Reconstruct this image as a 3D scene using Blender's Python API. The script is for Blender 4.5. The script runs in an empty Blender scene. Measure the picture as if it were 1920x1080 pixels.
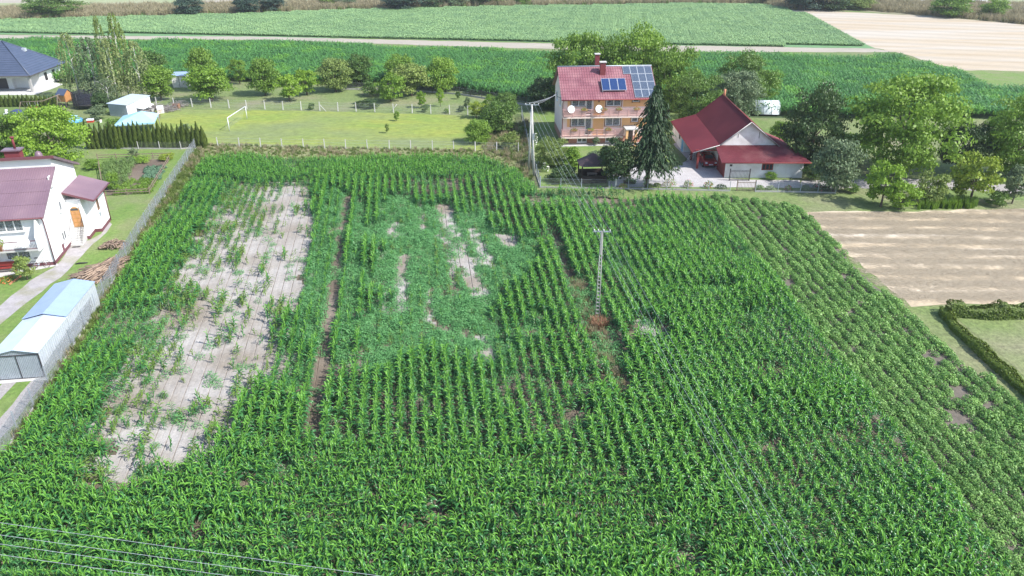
import bpy, bmesh, math, random
import numpy as np
from mathutils import Vector, Matrix, Euler
R = math.radians
SC = bpy.context.scene
COL = SC.collection
rnd = random.Random(7)
NP = np.random.default_rng(11)

# ------------------------------------------------------------------ camera, world, sun
CF, CH = 1400.0, 28.5
CT = math.atan(696 / 1400.0)
cam = bpy.data.cameras.new('camera'); camo = bpy.data.objects.new('camera', cam)
COL.objects.link(camo); SC.camera = camo
camo.location = (0, 0, CH); camo.rotation_euler = (math.pi / 2 - CT, 0, 0)
cam.sensor_width = 36; cam.lens = 36 * CF / 1920; cam.clip_start = 0.5; cam.clip_end = 4000
SUN_EL, SUN_AZ = R(46), R(-23)            # azimuth counted from +X towards +Y
w = bpy.data.worlds.new('World'); SC.world = w; w.use_nodes = True
nt = w.node_tree
sky = nt.nodes.new('ShaderNodeTexSky'); sky.sky_type = 'NISHITA'; sky.sun_disc = False
sky.sun_elevation = SUN_EL; sky.sun_rotation = math.pi / 2 - SUN_AZ
nt.links.new(sky.outputs[0], nt.nodes['Background'].inputs[0])
nt.nodes['Background'].inputs[1].default_value = 0.15
sl = bpy.data.lights.new('sun', 'SUN'); so = bpy.data.objects.new('sun', sl); COL.objects.link(so)
sl.energy = 4.3; sl.angle = R(0.53); sl.color = (1.0, 0.965, 0.92)
sd = Vector((math.cos(SUN_EL) * math.cos(SUN_AZ), math.cos(SUN_EL) * math.sin(SUN_AZ), math.sin(SUN_EL)))
so.rotation_euler = sd.to_track_quat('Z', 'Y').to_euler()
SC.view_settings.view_transform = 'Standard'; SC.view_settings.look = 'None'
SC.view_settings.exposure = 0.72; SC.view_settings.gamma = 1.0

# ------------------------------------------------------------------ measuring helpers
_s, _c = math.sin(CT), math.cos(CT)
def G(px, py, z=0.0):
    """ground point (metres) seen at a pixel of the photograph"""
    a = (px - 960) / CF; b = (540 - py) / CF
    dy = _c + b * _s; dz = -_s + b * _c
    t = (z - CH) / dz
    return (a * t, dy * t)
def proj(x, y, z):
    zc = y * _c - (z - CH) * _s
    return 960 + x / zc * CF, 540 - (y * _s + (z - CH) * _c) / zc * CF
def hgt(px, pyb, pyt):
    x, y = G(px, pyb); lo, hi = 0.0, 60.0
    for _ in range(30):
        m = (lo + hi) / 2
        if proj(x, y, m)[1] > pyt: lo = m
        else: hi = m
    return lo
def ppm(px, py):
    x, y = G(px, py); return CF / (y * _c + CH * _s)

# ------------------------------------------------------------------ object helpers
def link(o, parent=None):
    COL.objects.link(o)
    if parent is not None: o.parent = parent
    return o
def tag(o, label=None, cat=None, group=None, kind=None):
    if label: o['label'] = label
    if cat: o['category'] = cat
    if group: o['group'] = group
    if kind: o['kind'] = kind
    return o
def thing(name, label, cat, loc=(0, 0, 0), rz=0.0, group=None):
    o = bpy.data.objects.new(name, None); o.empty_display_size = 0.2
    o.location = loc if len(loc) == 3 else (loc[0], loc[1], 0); o.rotation_euler = (0, 0, rz)
    link(o); return tag(o, label, cat, group)
class MB:
    def __init__(s): s.v = []; s.f = []; s.m = []; s.sm = []
    def add(s, vs, fs, mi=0, smooth=False):
        b = len(s.v); s.v += [tuple(p) for p in vs]
        for f in fs: s.f.append(tuple(b + i for i in f)); s.m.append(mi); s.sm.append(smooth)
        return s
    def box(s, x0, x1, y0, y1, z0, z1, mi=0):
        return s.add([(x0, y0, z0), (x1, y0, z0), (x1, y1, z0), (x0, y1, z0), (x0, y0, z1), (x1, y0, z1), (x1, y1, z1), (x0, y1, z1)],
              [(0, 3, 2, 1), (4, 5, 6, 7), (0, 1, 5, 4), (1, 2, 6, 5), (2, 3, 7, 6), (3, 0, 4, 7)], mi)
    def quad(s, *p, mi=0): return s.add(p, [tuple(range(len(p)))], mi)
    def slab(s, pts, th, mi=0):
        """polygon given by 3d points, thickened downwards"""
        n = len(pts); lo = [(x, y, z - th) for x, y, z in pts]
        fs = [tuple(range(n)), tuple(range(2 * n - 1, n - 1, -1))]
        fs += [(i, i + n, (i + 1) % n + n, (i + 1) % n) for i in range(n)]
        return s.add(list(pts) + lo, fs, mi)
    def tube(s, pts, rad, n=6, mi=0, cap=True, smooth=True):
        pts = [Vector(p) for p in pts]
        if not isinstance(rad, (list, tuple)): rad = [rad] * len(pts)
        vs = []; fs = []
        for i, p in enumerate(pts):
            d = (pts[min(i + 1, len(pts) - 1)] - pts[max(i - 1, 0)]).normalized()
            u = d.cross(Vector((0, 0, 1)))
            if u.length < 0.1: u = d.cross(Vector((0, 1, 0)))
            u.normalize(); w_ = d.cross(u)
            for k in range(n):
                a = 2 * math.pi * k / n
                vs.append(tuple(p + (u * math.cos(a) + w_ * math.sin(a)) * rad[i]))
        for i in range(len(pts) - 1):
            for k in range(n):
                a = i * n + k; b = i * n + (k + 1) % n
                fs.append((a, b, b + n, a + n))
        if cap:
            fs.append(tuple(range(n - 1, -1, -1))); fs.append(tuple(range((len(pts) - 1) * n, len(pts) * n)))
        return s.add(vs, fs, mi, smooth)
    def lathe(s, prof, n=16, c=(0, 0), mi=0, smooth=True):
        vs = []; fs = []
        for r_, z in prof:
            for k in range(n):
                a = 2 * math.pi * k / n; vs.append((c[0] + r_ * math.cos(a), c[1] + r_ * math.sin(a), z))
        for i in range(len(prof) - 1):
            for k in range(n):
                a = i * n + k; b = i * n + (k + 1) % n; fs.append((a, b, b + n, a + n))
        return s.add(vs, fs, mi, smooth)
    def mesh(s, name):
        me = bpy.data.meshes.new(name); me.from_pydata(s.v, [], s.f)
        me.polygons.foreach_set('material_index', s.m); me.polygons.foreach_set('use_smooth', s.sm)
        me.update(); return me
    def build(s, name, mats, parent=None, loc=None, rot=None):
        me = s.mesh(name)
        for m in (mats if isinstance(mats, (list, tuple)) else [mats]): me.materials.append(m)
        o = bpy.data.objects.new(name, me)
        if loc: o.location = loc
        if rot: o.rotation_euler = rot
        return link(o, parent)
def npmesh(name, V, Fc, mats, midx=None, smooth=False):
    V = np.asarray(V, dtype=np.float32); Fc = np.asarray(Fc, dtype=np.int32)
    me = bpy.data.meshes.new(name); k = Fc.shape[1]
    me.vertices.add(len(V)); me.vertices.foreach_set('co', V.ravel())
    me.loops.add(Fc.size); me.loops.foreach_set('vertex_index', Fc.ravel())
    me.polygons.add(len(Fc)); me.polygons.foreach_set('loop_start', np.arange(0, Fc.size, k, dtype=np.int32))
    me.polygons.foreach_set('loop_total', np.full(len(Fc), k, dtype=np.int32))
    for m in (mats if isinstance(mats, (list, tuple)) else [mats]): me.materials.append(m)
    if midx is not None: me.polygons.foreach_set('material_index', np.asarray(midx, dtype=np.int32))
    me.polygons.foreach_set('use_smooth', np.full(len(Fc), smooth)); me.update(calc_edges=True)
    return me
def copy_tree(o, parent=None):
    c = o.copy(); COL.objects.link(c)
    if parent is not None: c.parent = parent
    for ch in list(o.children): copy_tree(ch, c)
    return c

# ------------------------------------------------------------------ materials
def newmat(name):
    m = bpy.data.materials.new(name); m.use_nodes = True
    return m, m.node_tree.nodes, m.node_tree.links, m.node_tree.nodes['Principled BSDF']
def mat(name, c1, c2=None, scale=2.0, rough=0.7, bump=0.0, stretch=(1, 1, 1), detail=6, metal=0.0, c3=None, s3=0.15, lo=0.35, hi=0.65, spec=0.5, rot=0.0, bs=None, fine=None):
    """two (three) colours mixed by noise in object space, with relief"""
    m, N, L, P = newmat(name)
    P.inputs['Roughness'].default_value = rough; P.inputs['Metallic'].default_value = metal
    P.inputs['Specular IOR Level'].default_value = spec
    if c2 is None: c2 = tuple(x * 0.82 for x in c1)
    tc = N.new('ShaderNodeTexCoord'); mp = N.new('ShaderNodeMapping'); mp.inputs['Scale'].default_value = stretch
    mp.inputs['Rotation'].default_value = (0, 0, rot)
    L.new(tc.outputs['Object'], mp.inputs[0])
    nz = N.new('ShaderNodeTexNoise'); nz.inputs['Scale'].default_value = scale; nz.inputs['Detail'].default_value = detail
    nz.inputs['Roughness'].default_value = 0.65
    L.new(mp.outputs[0], nz.inputs['Vector'])
    cr = N.new('ShaderNodeMapRange'); cr.inputs[1].default_value = lo; cr.inputs[2].default_value = hi
    L.new(nz.outputs[0], cr.inputs[0])
    mx = N.new('ShaderNodeMix'); mx.data_type = 'RGBA'
    mx.inputs[6].default_value = (*c1, 1); mx.inputs[7].default_value = (*c2, 1)
    L.new(cr.outputs[0], mx.inputs[0]); out = mx.outputs[2]
    if c3 is not None:
        n3 = N.new('ShaderNodeTexNoise'); n3.inputs['Scale'].default_value = s3; n3.inputs['Detail'].default_value = 5
        L.new(mp.outputs[0], n3.inputs['Vector'])
        r3 = N.new('ShaderNodeMapRange'); r3.inputs[1].default_value = 0.45; r3.inputs[2].default_value = 0.68
        L.new(n3.outputs[0], r3.inputs[0])
        m3 = N.new('ShaderNodeMix'); m3.data_type = 'RGBA'; m3.inputs[7].default_value = (*c3, 1)
        L.new(out, m3.inputs[6]); L.new(r3.outputs[0], m3.inputs[0]); out = m3.outputs[2]
    if fine:
        nf = N.new('ShaderNodeTexNoise'); nf.inputs['Scale'].default_value = fine[0]; nf.inputs['Detail'].default_value = 5; nf.inputs['Roughness'].default_value = .8
        L.new(mp.outputs[0], nf.inputs['Vector']); rf_ = N.new('ShaderNodeMapRange'); rf_.inputs[1].default_value = .3; rf_.inputs[2].default_value = .7
        rf_.inputs[3].default_value = 1 - fine[1]; rf_.inputs[4].default_value = 1 + fine[1] * .6; L.new(nf.outputs[0], rf_.inputs[0])
        vm = N.new('ShaderNodeVectorMath'); vm.operation = 'SCALE'; L.new(out, vm.inputs[0]); L.new(rf_.outputs[0], vm.inputs['Scale']); out = vm.outputs[0]
    L.new(out, P.inputs['Base Color'])
    if bump:
        bn = N.new('ShaderNodeBump'); bn.inputs['Strength'].default_value = 1.0; bn.inputs['Distance'].default_value = bump
        if bs:
            nb = N.new('ShaderNodeTexNoise'); nb.inputs['Scale'].default_value = bs; nb.inputs['Detail'].default_value = 4
            L.new(mp.outputs[0], nb.inputs['Vector']); L.new(nb.outputs[0], bn.inputs['Height'])
        else: L.new(nz.outputs[0], bn.inputs['Height'])
        L.new(bn.outputs[0], P.inputs['Normal'])
    return m
def leafmat(name, c, var=0.5, rough=0.45, trans=0.28, hue=None):
    """foliage: each leaf (mesh island) and each plant differs a little; light passes through"""
    m, N, L, P = newmat(name)
    g = N.new('ShaderNodeNewGeometry'); oi = N.new('ShaderNodeObjectInfo')
    a = N.new('ShaderNodeMath'); a.operation = 'ADD'; L.new(g.outputs['Random Per Island'], a.inputs[0]); L.new(oi.outputs['Random'], a.inputs[1])
    b = N.new('ShaderNodeMath'); b.operation = 'MULTIPLY'; b.inputs[1].default_value = 0.5; L.new(a.outputs[0], b.inputs[0])
    mx = N.new('ShaderNodeMix'); mx.data_type = 'RGBA'
    d = tuple(x * (1 - var * 0.55) for x in c); h = hue or (c[0] * (1 + var * 0.9), c[1] * (1 + var * 0.45), c[2] * (1 + var * 0.2))
    mx.inputs[6].default_value = (*d, 1); mx.inputs[7].default_value = (*h, 1)
    L.new(b.outputs[0], mx.inputs[0]); L.new(mx.outputs[2], P.inputs['Base Color'])
    P.inputs['Roughness'].default_value = rough; P.inputs['Specular IOR Level'].default_value = 0.4
    t = N.new('ShaderNodeBsdfTranslucent'); L.new(mx.outputs[2], t.inputs[0])
    ms = N.new('ShaderNodeMixShader'); ms.inputs[0].default_value = trans
    L.new(P.outputs[0], ms.inputs[1]); L.new(t.outputs[0], ms.inputs[2])
    L.new(ms.outputs[0], N['Material Output'].inputs[0])
    return m
def netmat(name, c, alpha, rough=0.5, cell=0.06):
    """woven wire / netting: a sheet full of holes"""
    m, N, L, P = newmat(name); P.inputs['Base Color'].default_value = (*c, 1); P.inputs['Roughness'].default_value = rough
    tc = N.new('ShaderNodeTexCoord'); nz = N.new('ShaderNodeTexNoise'); nz.inputs['Scale'].default_value = 1.0 / cell; nz.inputs['Detail'].default_value = 2
    L.new(tc.outputs['Object'], nz.inputs['Vector'])
    lt = N.new('ShaderNodeMapRange'); lt.inputs[1].default_value = 0.3; lt.inputs[2].default_value = 0.7
    lt.inputs[3].default_value = max(0, alpha - .25); lt.inputs[4].default_value = min(1, alpha + min(.25, alpha))
    L.new(nz.outputs[0], lt.inputs[0]); L.new(lt.outputs[0], P.inputs['Alpha'])
    return m
def glassmat():
    m, N, L, P = newmat('window_glass'); P.inputs['Base Color'].default_value = (.035, .045, .055, 1)
    P.inputs['Roughness'].default_value = 0.06; P.inputs['Specular IOR Level'].default_value = 0.8
    return m
def panelmat():
    m, N, L, P = newmat('solar_cells'); P.inputs['Roughness'].default_value = 0.15
    tc = N.new('ShaderNodeTexCoord'); br = N.new('ShaderNodeTexBrick'); br.offset = 0; br.inputs['Scale'].default_value = 1
    br.inputs['Brick Width'].default_value = 0.165; br.inputs['Row Height'].default_value = 0.2; br.inputs['Mortar Size'].default_value = 0.006
    br.inputs['Color1'].default_value = (.045, .065, .105, 1); br.inputs['Color2'].default_value = (.05, .075, .12, 1); br.inputs['Mortar'].default_value = (.3, .34, .4, 1)
    L.new(tc.outputs['Object'], br.inputs['Vector']); L.new(br.outputs[0], P.inputs['Base Color'])
    return m
M = {}
M['glass'] = glassmat(); M['cells'] = panelmat()
M['collector'] = mat('collector_glass', (.02, .045, .13), (.025, .055, .16), 3, .12)
M['white'] = mat('white_plaster', (.80, .80, .80), (.74, .74, .75), 1.2, .8, .004)
M['upvc'] = mat('white_window_plastic', (.8, .8, .8), (.76, .76, .76), 3, .35)
M['dirty_white'] = mat('weathered_whitewash', (.80, .80, .80), (.70, .69, .68), 1.0, .85, .006, c3=(.58, .57, .55), s3=.5)
M['pink'] = mat('pale_pink_plaster', (.87, .70, .64), (.83, .65, .59), 1.0, .85, .004)
M['orange'] = mat('orange_plaster', (.85, .50, .24), (.80, .46, .21), 1.0, .85, .004)
M['salmon'] = mat('salmon_plinth_plaster', (.50, .25, .18), (.43, .21, .15), 1.2, .85, .004)
M['brown_trim'] = mat('brown_trim_paint', (.30, .16, .10), (.25, .13, .08), 2, .7)
M['rail'] = mat('mauve_painted_rail', (.52, .31, .30), (.45, .26, .25), 3, .5)
M['slab'] = mat('balcony_slab_concrete', (.78, .64, .58), (.66, .52, .47), 2, .85)
M['red_tile'] = mat('red_metal_tile', (.265, .10, .12), (.21, .08, .10), .8, .45, .0, c3=(.32, .15, .165), s3=.45)
M['red_felt'] = mat('dark_red_shingle', (.125, .018, .028), (.10, .014, .023), 8, .9, .01, c3=(.15, .024, .034), s3=.2, spec=.25)
M['red_corr'] = mat('red_corrugated_sheet', (.20, .042, .052), (.16, .034, .042), 1.5, .6, c3=(.25, .09, .09), s3=.6, spec=.3)
M['red_paint'] = mat('red_brown_paint', (.26, .035, .03), (.2, .03, .025), 3, .6)
M['plum'] = mat('plum_metal_tile', (.20, .13, .165), (.17, .11, .14), .8, .4, c3=(.24, .16, .19), s3=.4)
M['maroon'] = mat('maroon_plinth', (.17, .06, .075), (.14, .05, .06), 3, .7)
M['slate'] = mat('slate_blue_tile', (.075, .095, .15), (.06, .08, .13), .8, .38)
M['brick_red'] = mat('chimney_brick_paint', (.2, .035, .04), (.15, .03, .035), 4, .8, .01)
M['conc'] = mat('grey_concrete', (.42, .41, .39), (.33, .32, .31), 3, .9, .01)
M['conc_l'] = mat('pale_concrete', (.56, .55, .53), (.45, .44, .42), 2.5, .9, .01)
M['galv'] = mat('galvanised_sheet', (.62, .66, .70), (.54, .58, .63), 2.5, .42, .002, metal=.35)
M['galv_d'] = mat('weathered_galvanised_sheet', (.40, .45, .50), (.33, .37, .42), 3, .5, .003, metal=.3)
M['galv_roof'] = mat('pale_zinc_roof_sheet', (.56, .64, .73), (.50, .58, .68), 1.5, .4, .001, metal=.1)
M['galv_blue'] = mat('bluish_zinc_roof_sheet', (.34, .45, .64), (.31, .41, .60), 1.5, .4, .001, metal=.1)
M['dark_metal'] = mat('dark_iron', (.05, .045, .05), (.035, .03, .035), 5, .5)
M['wood'] = mat('weathered_timber', (.26, .20, .15), (.17, .13, .1), 6, .85, .01, stretch=(1, 1, .3))
M['grey_wood'] = mat('grey_dead_wood', (.34, .31, .29), (.22, .2, .19), 5, .9, .01)
M['wood_l'] = mat('honey_pine_boards', (.52, .26, .10), (.42, .2, .075), 4, .6, .004, stretch=(1, 1, .2))
M['door_oak'] = mat('golden_oak_door', (.50, .27, .075), (.38, .19, .05), 6, .4)
M['bark'] = mat('bark', (.13, .10, .075), (.08, .06, .045), 6, .95, .03, stretch=(1, 1, .3))
M['birch'] = mat('birch_bark', (.62, .60, .56), (.16, .14, .12), 3, .8, .01, stretch=(1, 1, 2), lo=.5, hi=.72)
M['lime'] = mat('limewashed_bark', (.72, .72, .70), (.6, .6, .58), 5, .9, .01)
M['brown_shingle'] = mat('brown_bitumen_shingle', (.085, .055, .06), (.06, .04, .045), 9, .85, .01)
M['dark_wood'] = mat('dark_stained_wood', (.035, .022, .018), (.025, .015, .012), 5, .7)
M['net'] = netmat('chain_link_wire', (.34, .36, .39), .27, cell=.3)
M['net_thin'] = netmat('thin_wire_mesh', (.40, .42, .38), .05)
M['net_black'] = netmat('black_safety_net', (.02, .02, .035), .8)
M['goal_net'] = netmat('white_goal_net', (.7, .7, .7), .14)
M['blue'] = mat('blue_plastic', (.10, .36, .60), (.08, .3, .55), 2, .4)
M['tarp'] = mat('pale_blue_tarpaulin', (.36, .60, .74), (.31, .54, .69), .8, .5, .03)
M['tunnel'] = mat('polytunnel_film', (.66, .70, .72), (.56, .62, .64), 1.5, .3, .02)
M['car_red'] = mat('car_paint_red', (.28, .02, .025), (.26, .02, .025), 2, .25)
M['black'] = mat('black_rubber', (.02, .02, .02), (.03, .03, .03), 5, .7)
M['red_plastic'] = mat('red_plastic', (.5, .05, .03), (.45, .04, .03), 3, .4)
M['terracotta'] = mat('terracotta', (.5, .22, .12), (.42, .18, .1), 5, .8)
M['dish'] = mat('dish_enamel', (.75, .77, .8), (.7, .72, .75), 3, .45)
M['wire'] = mat('bare_aluminium_wire', (.55, .58, .62), (.45, .48, .52), 5, .4, metal=.3)
M['petal_w'] = mat('white_petals', (.75, .74, .7), (.65, .66, .58), 8, .8)
M['petal_r'] = mat('red_petals', (.55, .06, .06), (.45, .04, .05), 8, .7)
M['petal_p'] = mat('pink_petals', (.6, .12, .2), (.5, .08, .14), 8, .7)
M['petal_o'] = mat('orange_petals', (.65, .2, .05), (.5, .12, .04), 8, .7)
M['insul'] = mat('porcelain', (.6, .58, .55), (.55, .53, .5), 8, .3)
# ground colours
FG = (2.2, .5)
M['grass'] = mat('rough_grass', (.12, .195, .045), (.165, .235, .065), .6, .95, .06, c3=(.20, .21, .10), s3=.09, bs=5, fine=FG)
M['orchard_grass'] = mat('orchard_grass', (.145, .205, .06), (.19, .245, .08), .5, .95, .06, c3=(.235, .23, .13), s3=.12, bs=5, fine=FG)
M['meadow'] = mat('flowering_meadow', (.20, .28, .05), (.27, .305, .055), .25, .95, .06, stretch=(.5, 1, 1), c3=(.19, .235, .09), s3=.09, bs=6, fine=(1.6, .42))
M['lawn'] = mat('mown_lawn', (.13, .225, .042), (.17, .25, .058), .8, .95, .04, c3=(.21, .23, .10), s3=.22, bs=9, fine=(3.0, .42))
M['dry_grass'] = mat('dry_grass', (.28, .27, .13), (.19, .22, .085), .5, .95, .06, c3=(.20, .22, .09), s3=.1, bs=5, fine=FG)
M['bank'] = mat('dry_bank', (.30, .25, .185), (.22, .21, .11), .15, .95, .1, stretch=(.35, 1, 1), c3=(.17, .20, .085), s3=.05, bs=2, fine=(.8, .35))
M['soil'] = mat('pale_dry_soil', (.42, .395, .37), (.335, .305, .275), .55, .95, .04, c3=(.24, .20, .155), s3=.16, bs=9, detail=9, fine=(5, .24))
M['dark_soil'] = mat('brown_soil', (.165, .125, .09), (.115, .085, .065), 1.2, .95, .05, c3=(.22, .18, .14), s3=.2, bs=9, fine=(4, .25))
M['furrow'] = mat('furrow_soil', (.31, .28, .25), (.19, .165, .145), 2.2, .95, .02)
M['row_soil'] = mat('soil_under_corn', (.16, .125, .09), (.11, .085, .06), 1.0, .95, .04, c3=(.23, .19, .15), s3=.25, bs=9, fine=(4, .25))
M['potato_soil'] = mat('potato_ridge_soil', (.17, .145, .12), (.11, .095, .075), 2, .95, .03)
M['stubble'] = mat('stubble_straw', (.50, .41, .285), (.42, .335, .225), 2.2, .95, .03, stretch=(.012, 1, 1), rot=R(-.7), c3=(.50, .45, .37), s3=.5, bs=8, fine=(7, .16))
M['stubble_far'] = mat('far_stubble_straw', (.42, .33, .22), (.44, .375, .285), .5, .95, .04, stretch=(.10, 1, 1), rot=R(22), c3=(.46, .42, .36), s3=.12, bs=3, fine=(3, .14))
M['straw'] = mat('loose_straw', (.52, .45, .33), (.42, .34, .24), 2.5, .75, 0, fine=(9, .2))
M['track'] = mat('pale_dirt_track', (.40, .355, .29), (.33, .295, .24), .3, .95, .03, stretch=(.3, 1, 1), bs=4, fine=(2, .15))
M['green_far'] = mat('distant_crop_ground', (.11, .23, .09), (.145, .27, .12), .25, .95, .05, bs=2)
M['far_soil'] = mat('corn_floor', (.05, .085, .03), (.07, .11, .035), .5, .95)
M['gravel'] = mat('gravel', (.38, .355, .345), (.30, .28, .27), 5, .95, .02, fine=(6, .25))
M['path'] = mat('worn_concrete_path', (.42, .39, .395), (.33, .31, .31), 1.3, .9, .01, c3=(.28, .27, .19), s3=.5, fine=(5, .2))
def add_bands(m, period, ang, lo, hi, dist=1.2):
    """colour swaths left by the harvester"""
    N, L = m.node_tree.nodes, m.node_tree.links; P = N['Principled BSDF']; src = P.inputs['Base Color'].links[0].from_socket
    tc = N.new('ShaderNodeTexCoord'); mp = N.new('ShaderNodeMapping'); mp.inputs['Rotation'].default_value = (0, 0, ang); L.new(tc.outputs['Object'], mp.inputs[0])
    wv = N.new('ShaderNodeTexWave'); wv.bands_direction = 'Y'; wv.inputs['Scale'].default_value = .314 / period; wv.inputs['Distortion'].default_value = dist; wv.inputs['Detail'].default_value = 3; wv.inputs['Detail Scale'].default_value = .5; L.new(mp.outputs[0], wv.inputs[0])
    nz = N.new('ShaderNodeTexNoise'); nz.inputs['Scale'].default_value = 2.8; nz.inputs['Detail'].default_value = 7; nz.inputs['Roughness'].default_value = .7
    m2 = N.new('ShaderNodeMapping'); m2.inputs['Scale'].default_value = (.12, 1, 1); L.new(mp.outputs[0], m2.inputs[0]); L.new(m2.outputs[0], nz.inputs[0])
    ad = N.new('ShaderNodeMath'); ad.operation = 'MULTIPLY_ADD'; ad.inputs[1].default_value = .9; L.new(nz.outputs[0], ad.inputs[0]); L.new(wv.outputs['Fac'], ad.inputs[2])
    mr = N.new('ShaderNodeMapRange'); mr.inputs[1].default_value = .25; mr.inputs[2].default_value = 1.2; mr.inputs[3].default_value = lo; mr.inputs[4].default_value = hi; L.new(ad.outputs[0], mr.inputs[0])
    vm = N.new('ShaderNodeVectorMath'); vm.operation = 'SCALE'; L.new(src, vm.inputs[0]); L.new(mr.outputs[0], vm.inputs['Scale']); L.new(vm.outputs[0], P.inputs['Base Color'])
add_bands(M['stubble'], 2.4, R(3), .72, 1.18); add_bands(M['stubble_far'], 7.0, R(20), .90, 1.06, 2.0)
def paving():
    m = mat('block_paving', (.52, .50, .49), (.45, .43, .43), .8, .85)
    N, L = m.node_tree.nodes, m.node_tree.links; P = N['Principled BSDF']
    tc = N.new('ShaderNodeTexCoord'); br = N.new('ShaderNodeTexBrick'); br.inputs['Scale'].default_value = 1; br.inputs['Mortar Size'].default_value = .012
    mp = N.new('ShaderNodeMapping'); mp.inputs['Rotation'].default_value = (0, 0, R(20)); L.new(tc.outputs['Object'], mp.inputs[0])
    br.inputs['Brick Width'].default_value = .4; br.inputs['Row Height'].default_value = .2; br.inputs['Color1'].default_value = (1, 1, 1, 1); br.inputs['Color2'].default_value = (.88, .86, .86, 1); br.inputs['Mortar'].default_value = (.5, .48, .45, 1)
    L.new(mp.outputs[0], br.inputs['Vector'])
    src = P.inputs['Base Color'].links[0].from_socket
    mx = N.new('ShaderNodeMix'); mx.data_type = 'RGBA'; mx.blend_type = 'MULTIPLY'; mx.inputs[0].default_value = 1
    L.new(src, mx.inputs[6]); L.new(br.outputs[0], mx.inputs[7]); L.new(mx.outputs[2], P.inputs['Base Color'])
    return m
M['paving'] = paving()
# foliage
LF = {
 'corn': leafmat('corn_leaf', (.056, .215, .066), .6, .29, .26),
 'corn_young': leafmat('corn_whorl_leaf', (.14, .38, .055), .5, .36, .32),
 'corn_pale': leafmat('stunted_corn_leaf', (.16, .29, .06), .5, .45, .30),
 'stalk': leafmat('corn_stalk', (.11, .20, .05), .4, .5, .05),
 'weed': leafmat('weed_leaf', (.13, .36, .13), .45, .6, .32),
 'potato': leafmat('potato_leaf', (.15, .36, .09), .7, .5, .3, hue=(.30, .50, .13)),
 'far_crop': leafmat('far_crop_leaf', (.22, .39, .18), .45, .5, .25),
 'far_corn': leafmat('far_corn_leaf', (.085, .26, .07), .6, .4, .28),
 'far_corn_light': leafmat('far_corn_light_leaf', (.13, .34, .06), .5, .4, .28),
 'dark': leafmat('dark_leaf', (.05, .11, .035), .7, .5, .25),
 'mid': leafmat('mid_green_leaf', (.10, .21, .045), .75, .5, .32),
 'fresh': leafmat('fresh_green_leaf', (.165, .32, .05), .65, .5, .38),
 'bright': leafmat('bright_green_leaf', (.20, .37, .045), .55, .5, .36),
 'yellow': leafmat('yellow_green_leaf', (.27, .39, .05), .5, .5, .36),
 'olive': leafmat('olive_leaf', (.18, .28, .075), .6, .6, .28),
 'grey': leafmat('grey_green_leaf', (.15, .235, .125), .6, .6, .25),
 'birchleaf': leafmat('birch_leaf', (.28, .38, .16), .5, .5, .4),
 'blue': leafmat('blue_dark_needle', (.035, .08, .055), .5, .6, .1),
 'spruce': leafmat('spruce_needle', (.03, .08, .028), .9, .6, .15),
 'thuja': leafmat('thuja_spray', (.085, .145, .03), .8, .6, .18),
 'hedge': leafmat('hedge_leaf', (.13, .22, .035), .8, .55, .28),
 'straw': leafmat('straw', (.42, .35, .245), .45, .7, .15, hue=(.58, .51, .39)),
 'drygrass': leafmat('dry_grass_blade', (.32, .28, .15), .5, .7, .25, hue=(.46, .40, .25)),
 'grassblade': leafmat('grass_blade', (.14, .225, .055), .6, .6, .3),
 'herb': leafmat('garden_herb_leaf', (.15, .27, .085), .6, .6, .28),
 'cabbage': leafmat('cabbage_leaf', (.12, .24, .15), .5, .6, .2),
}

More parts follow.
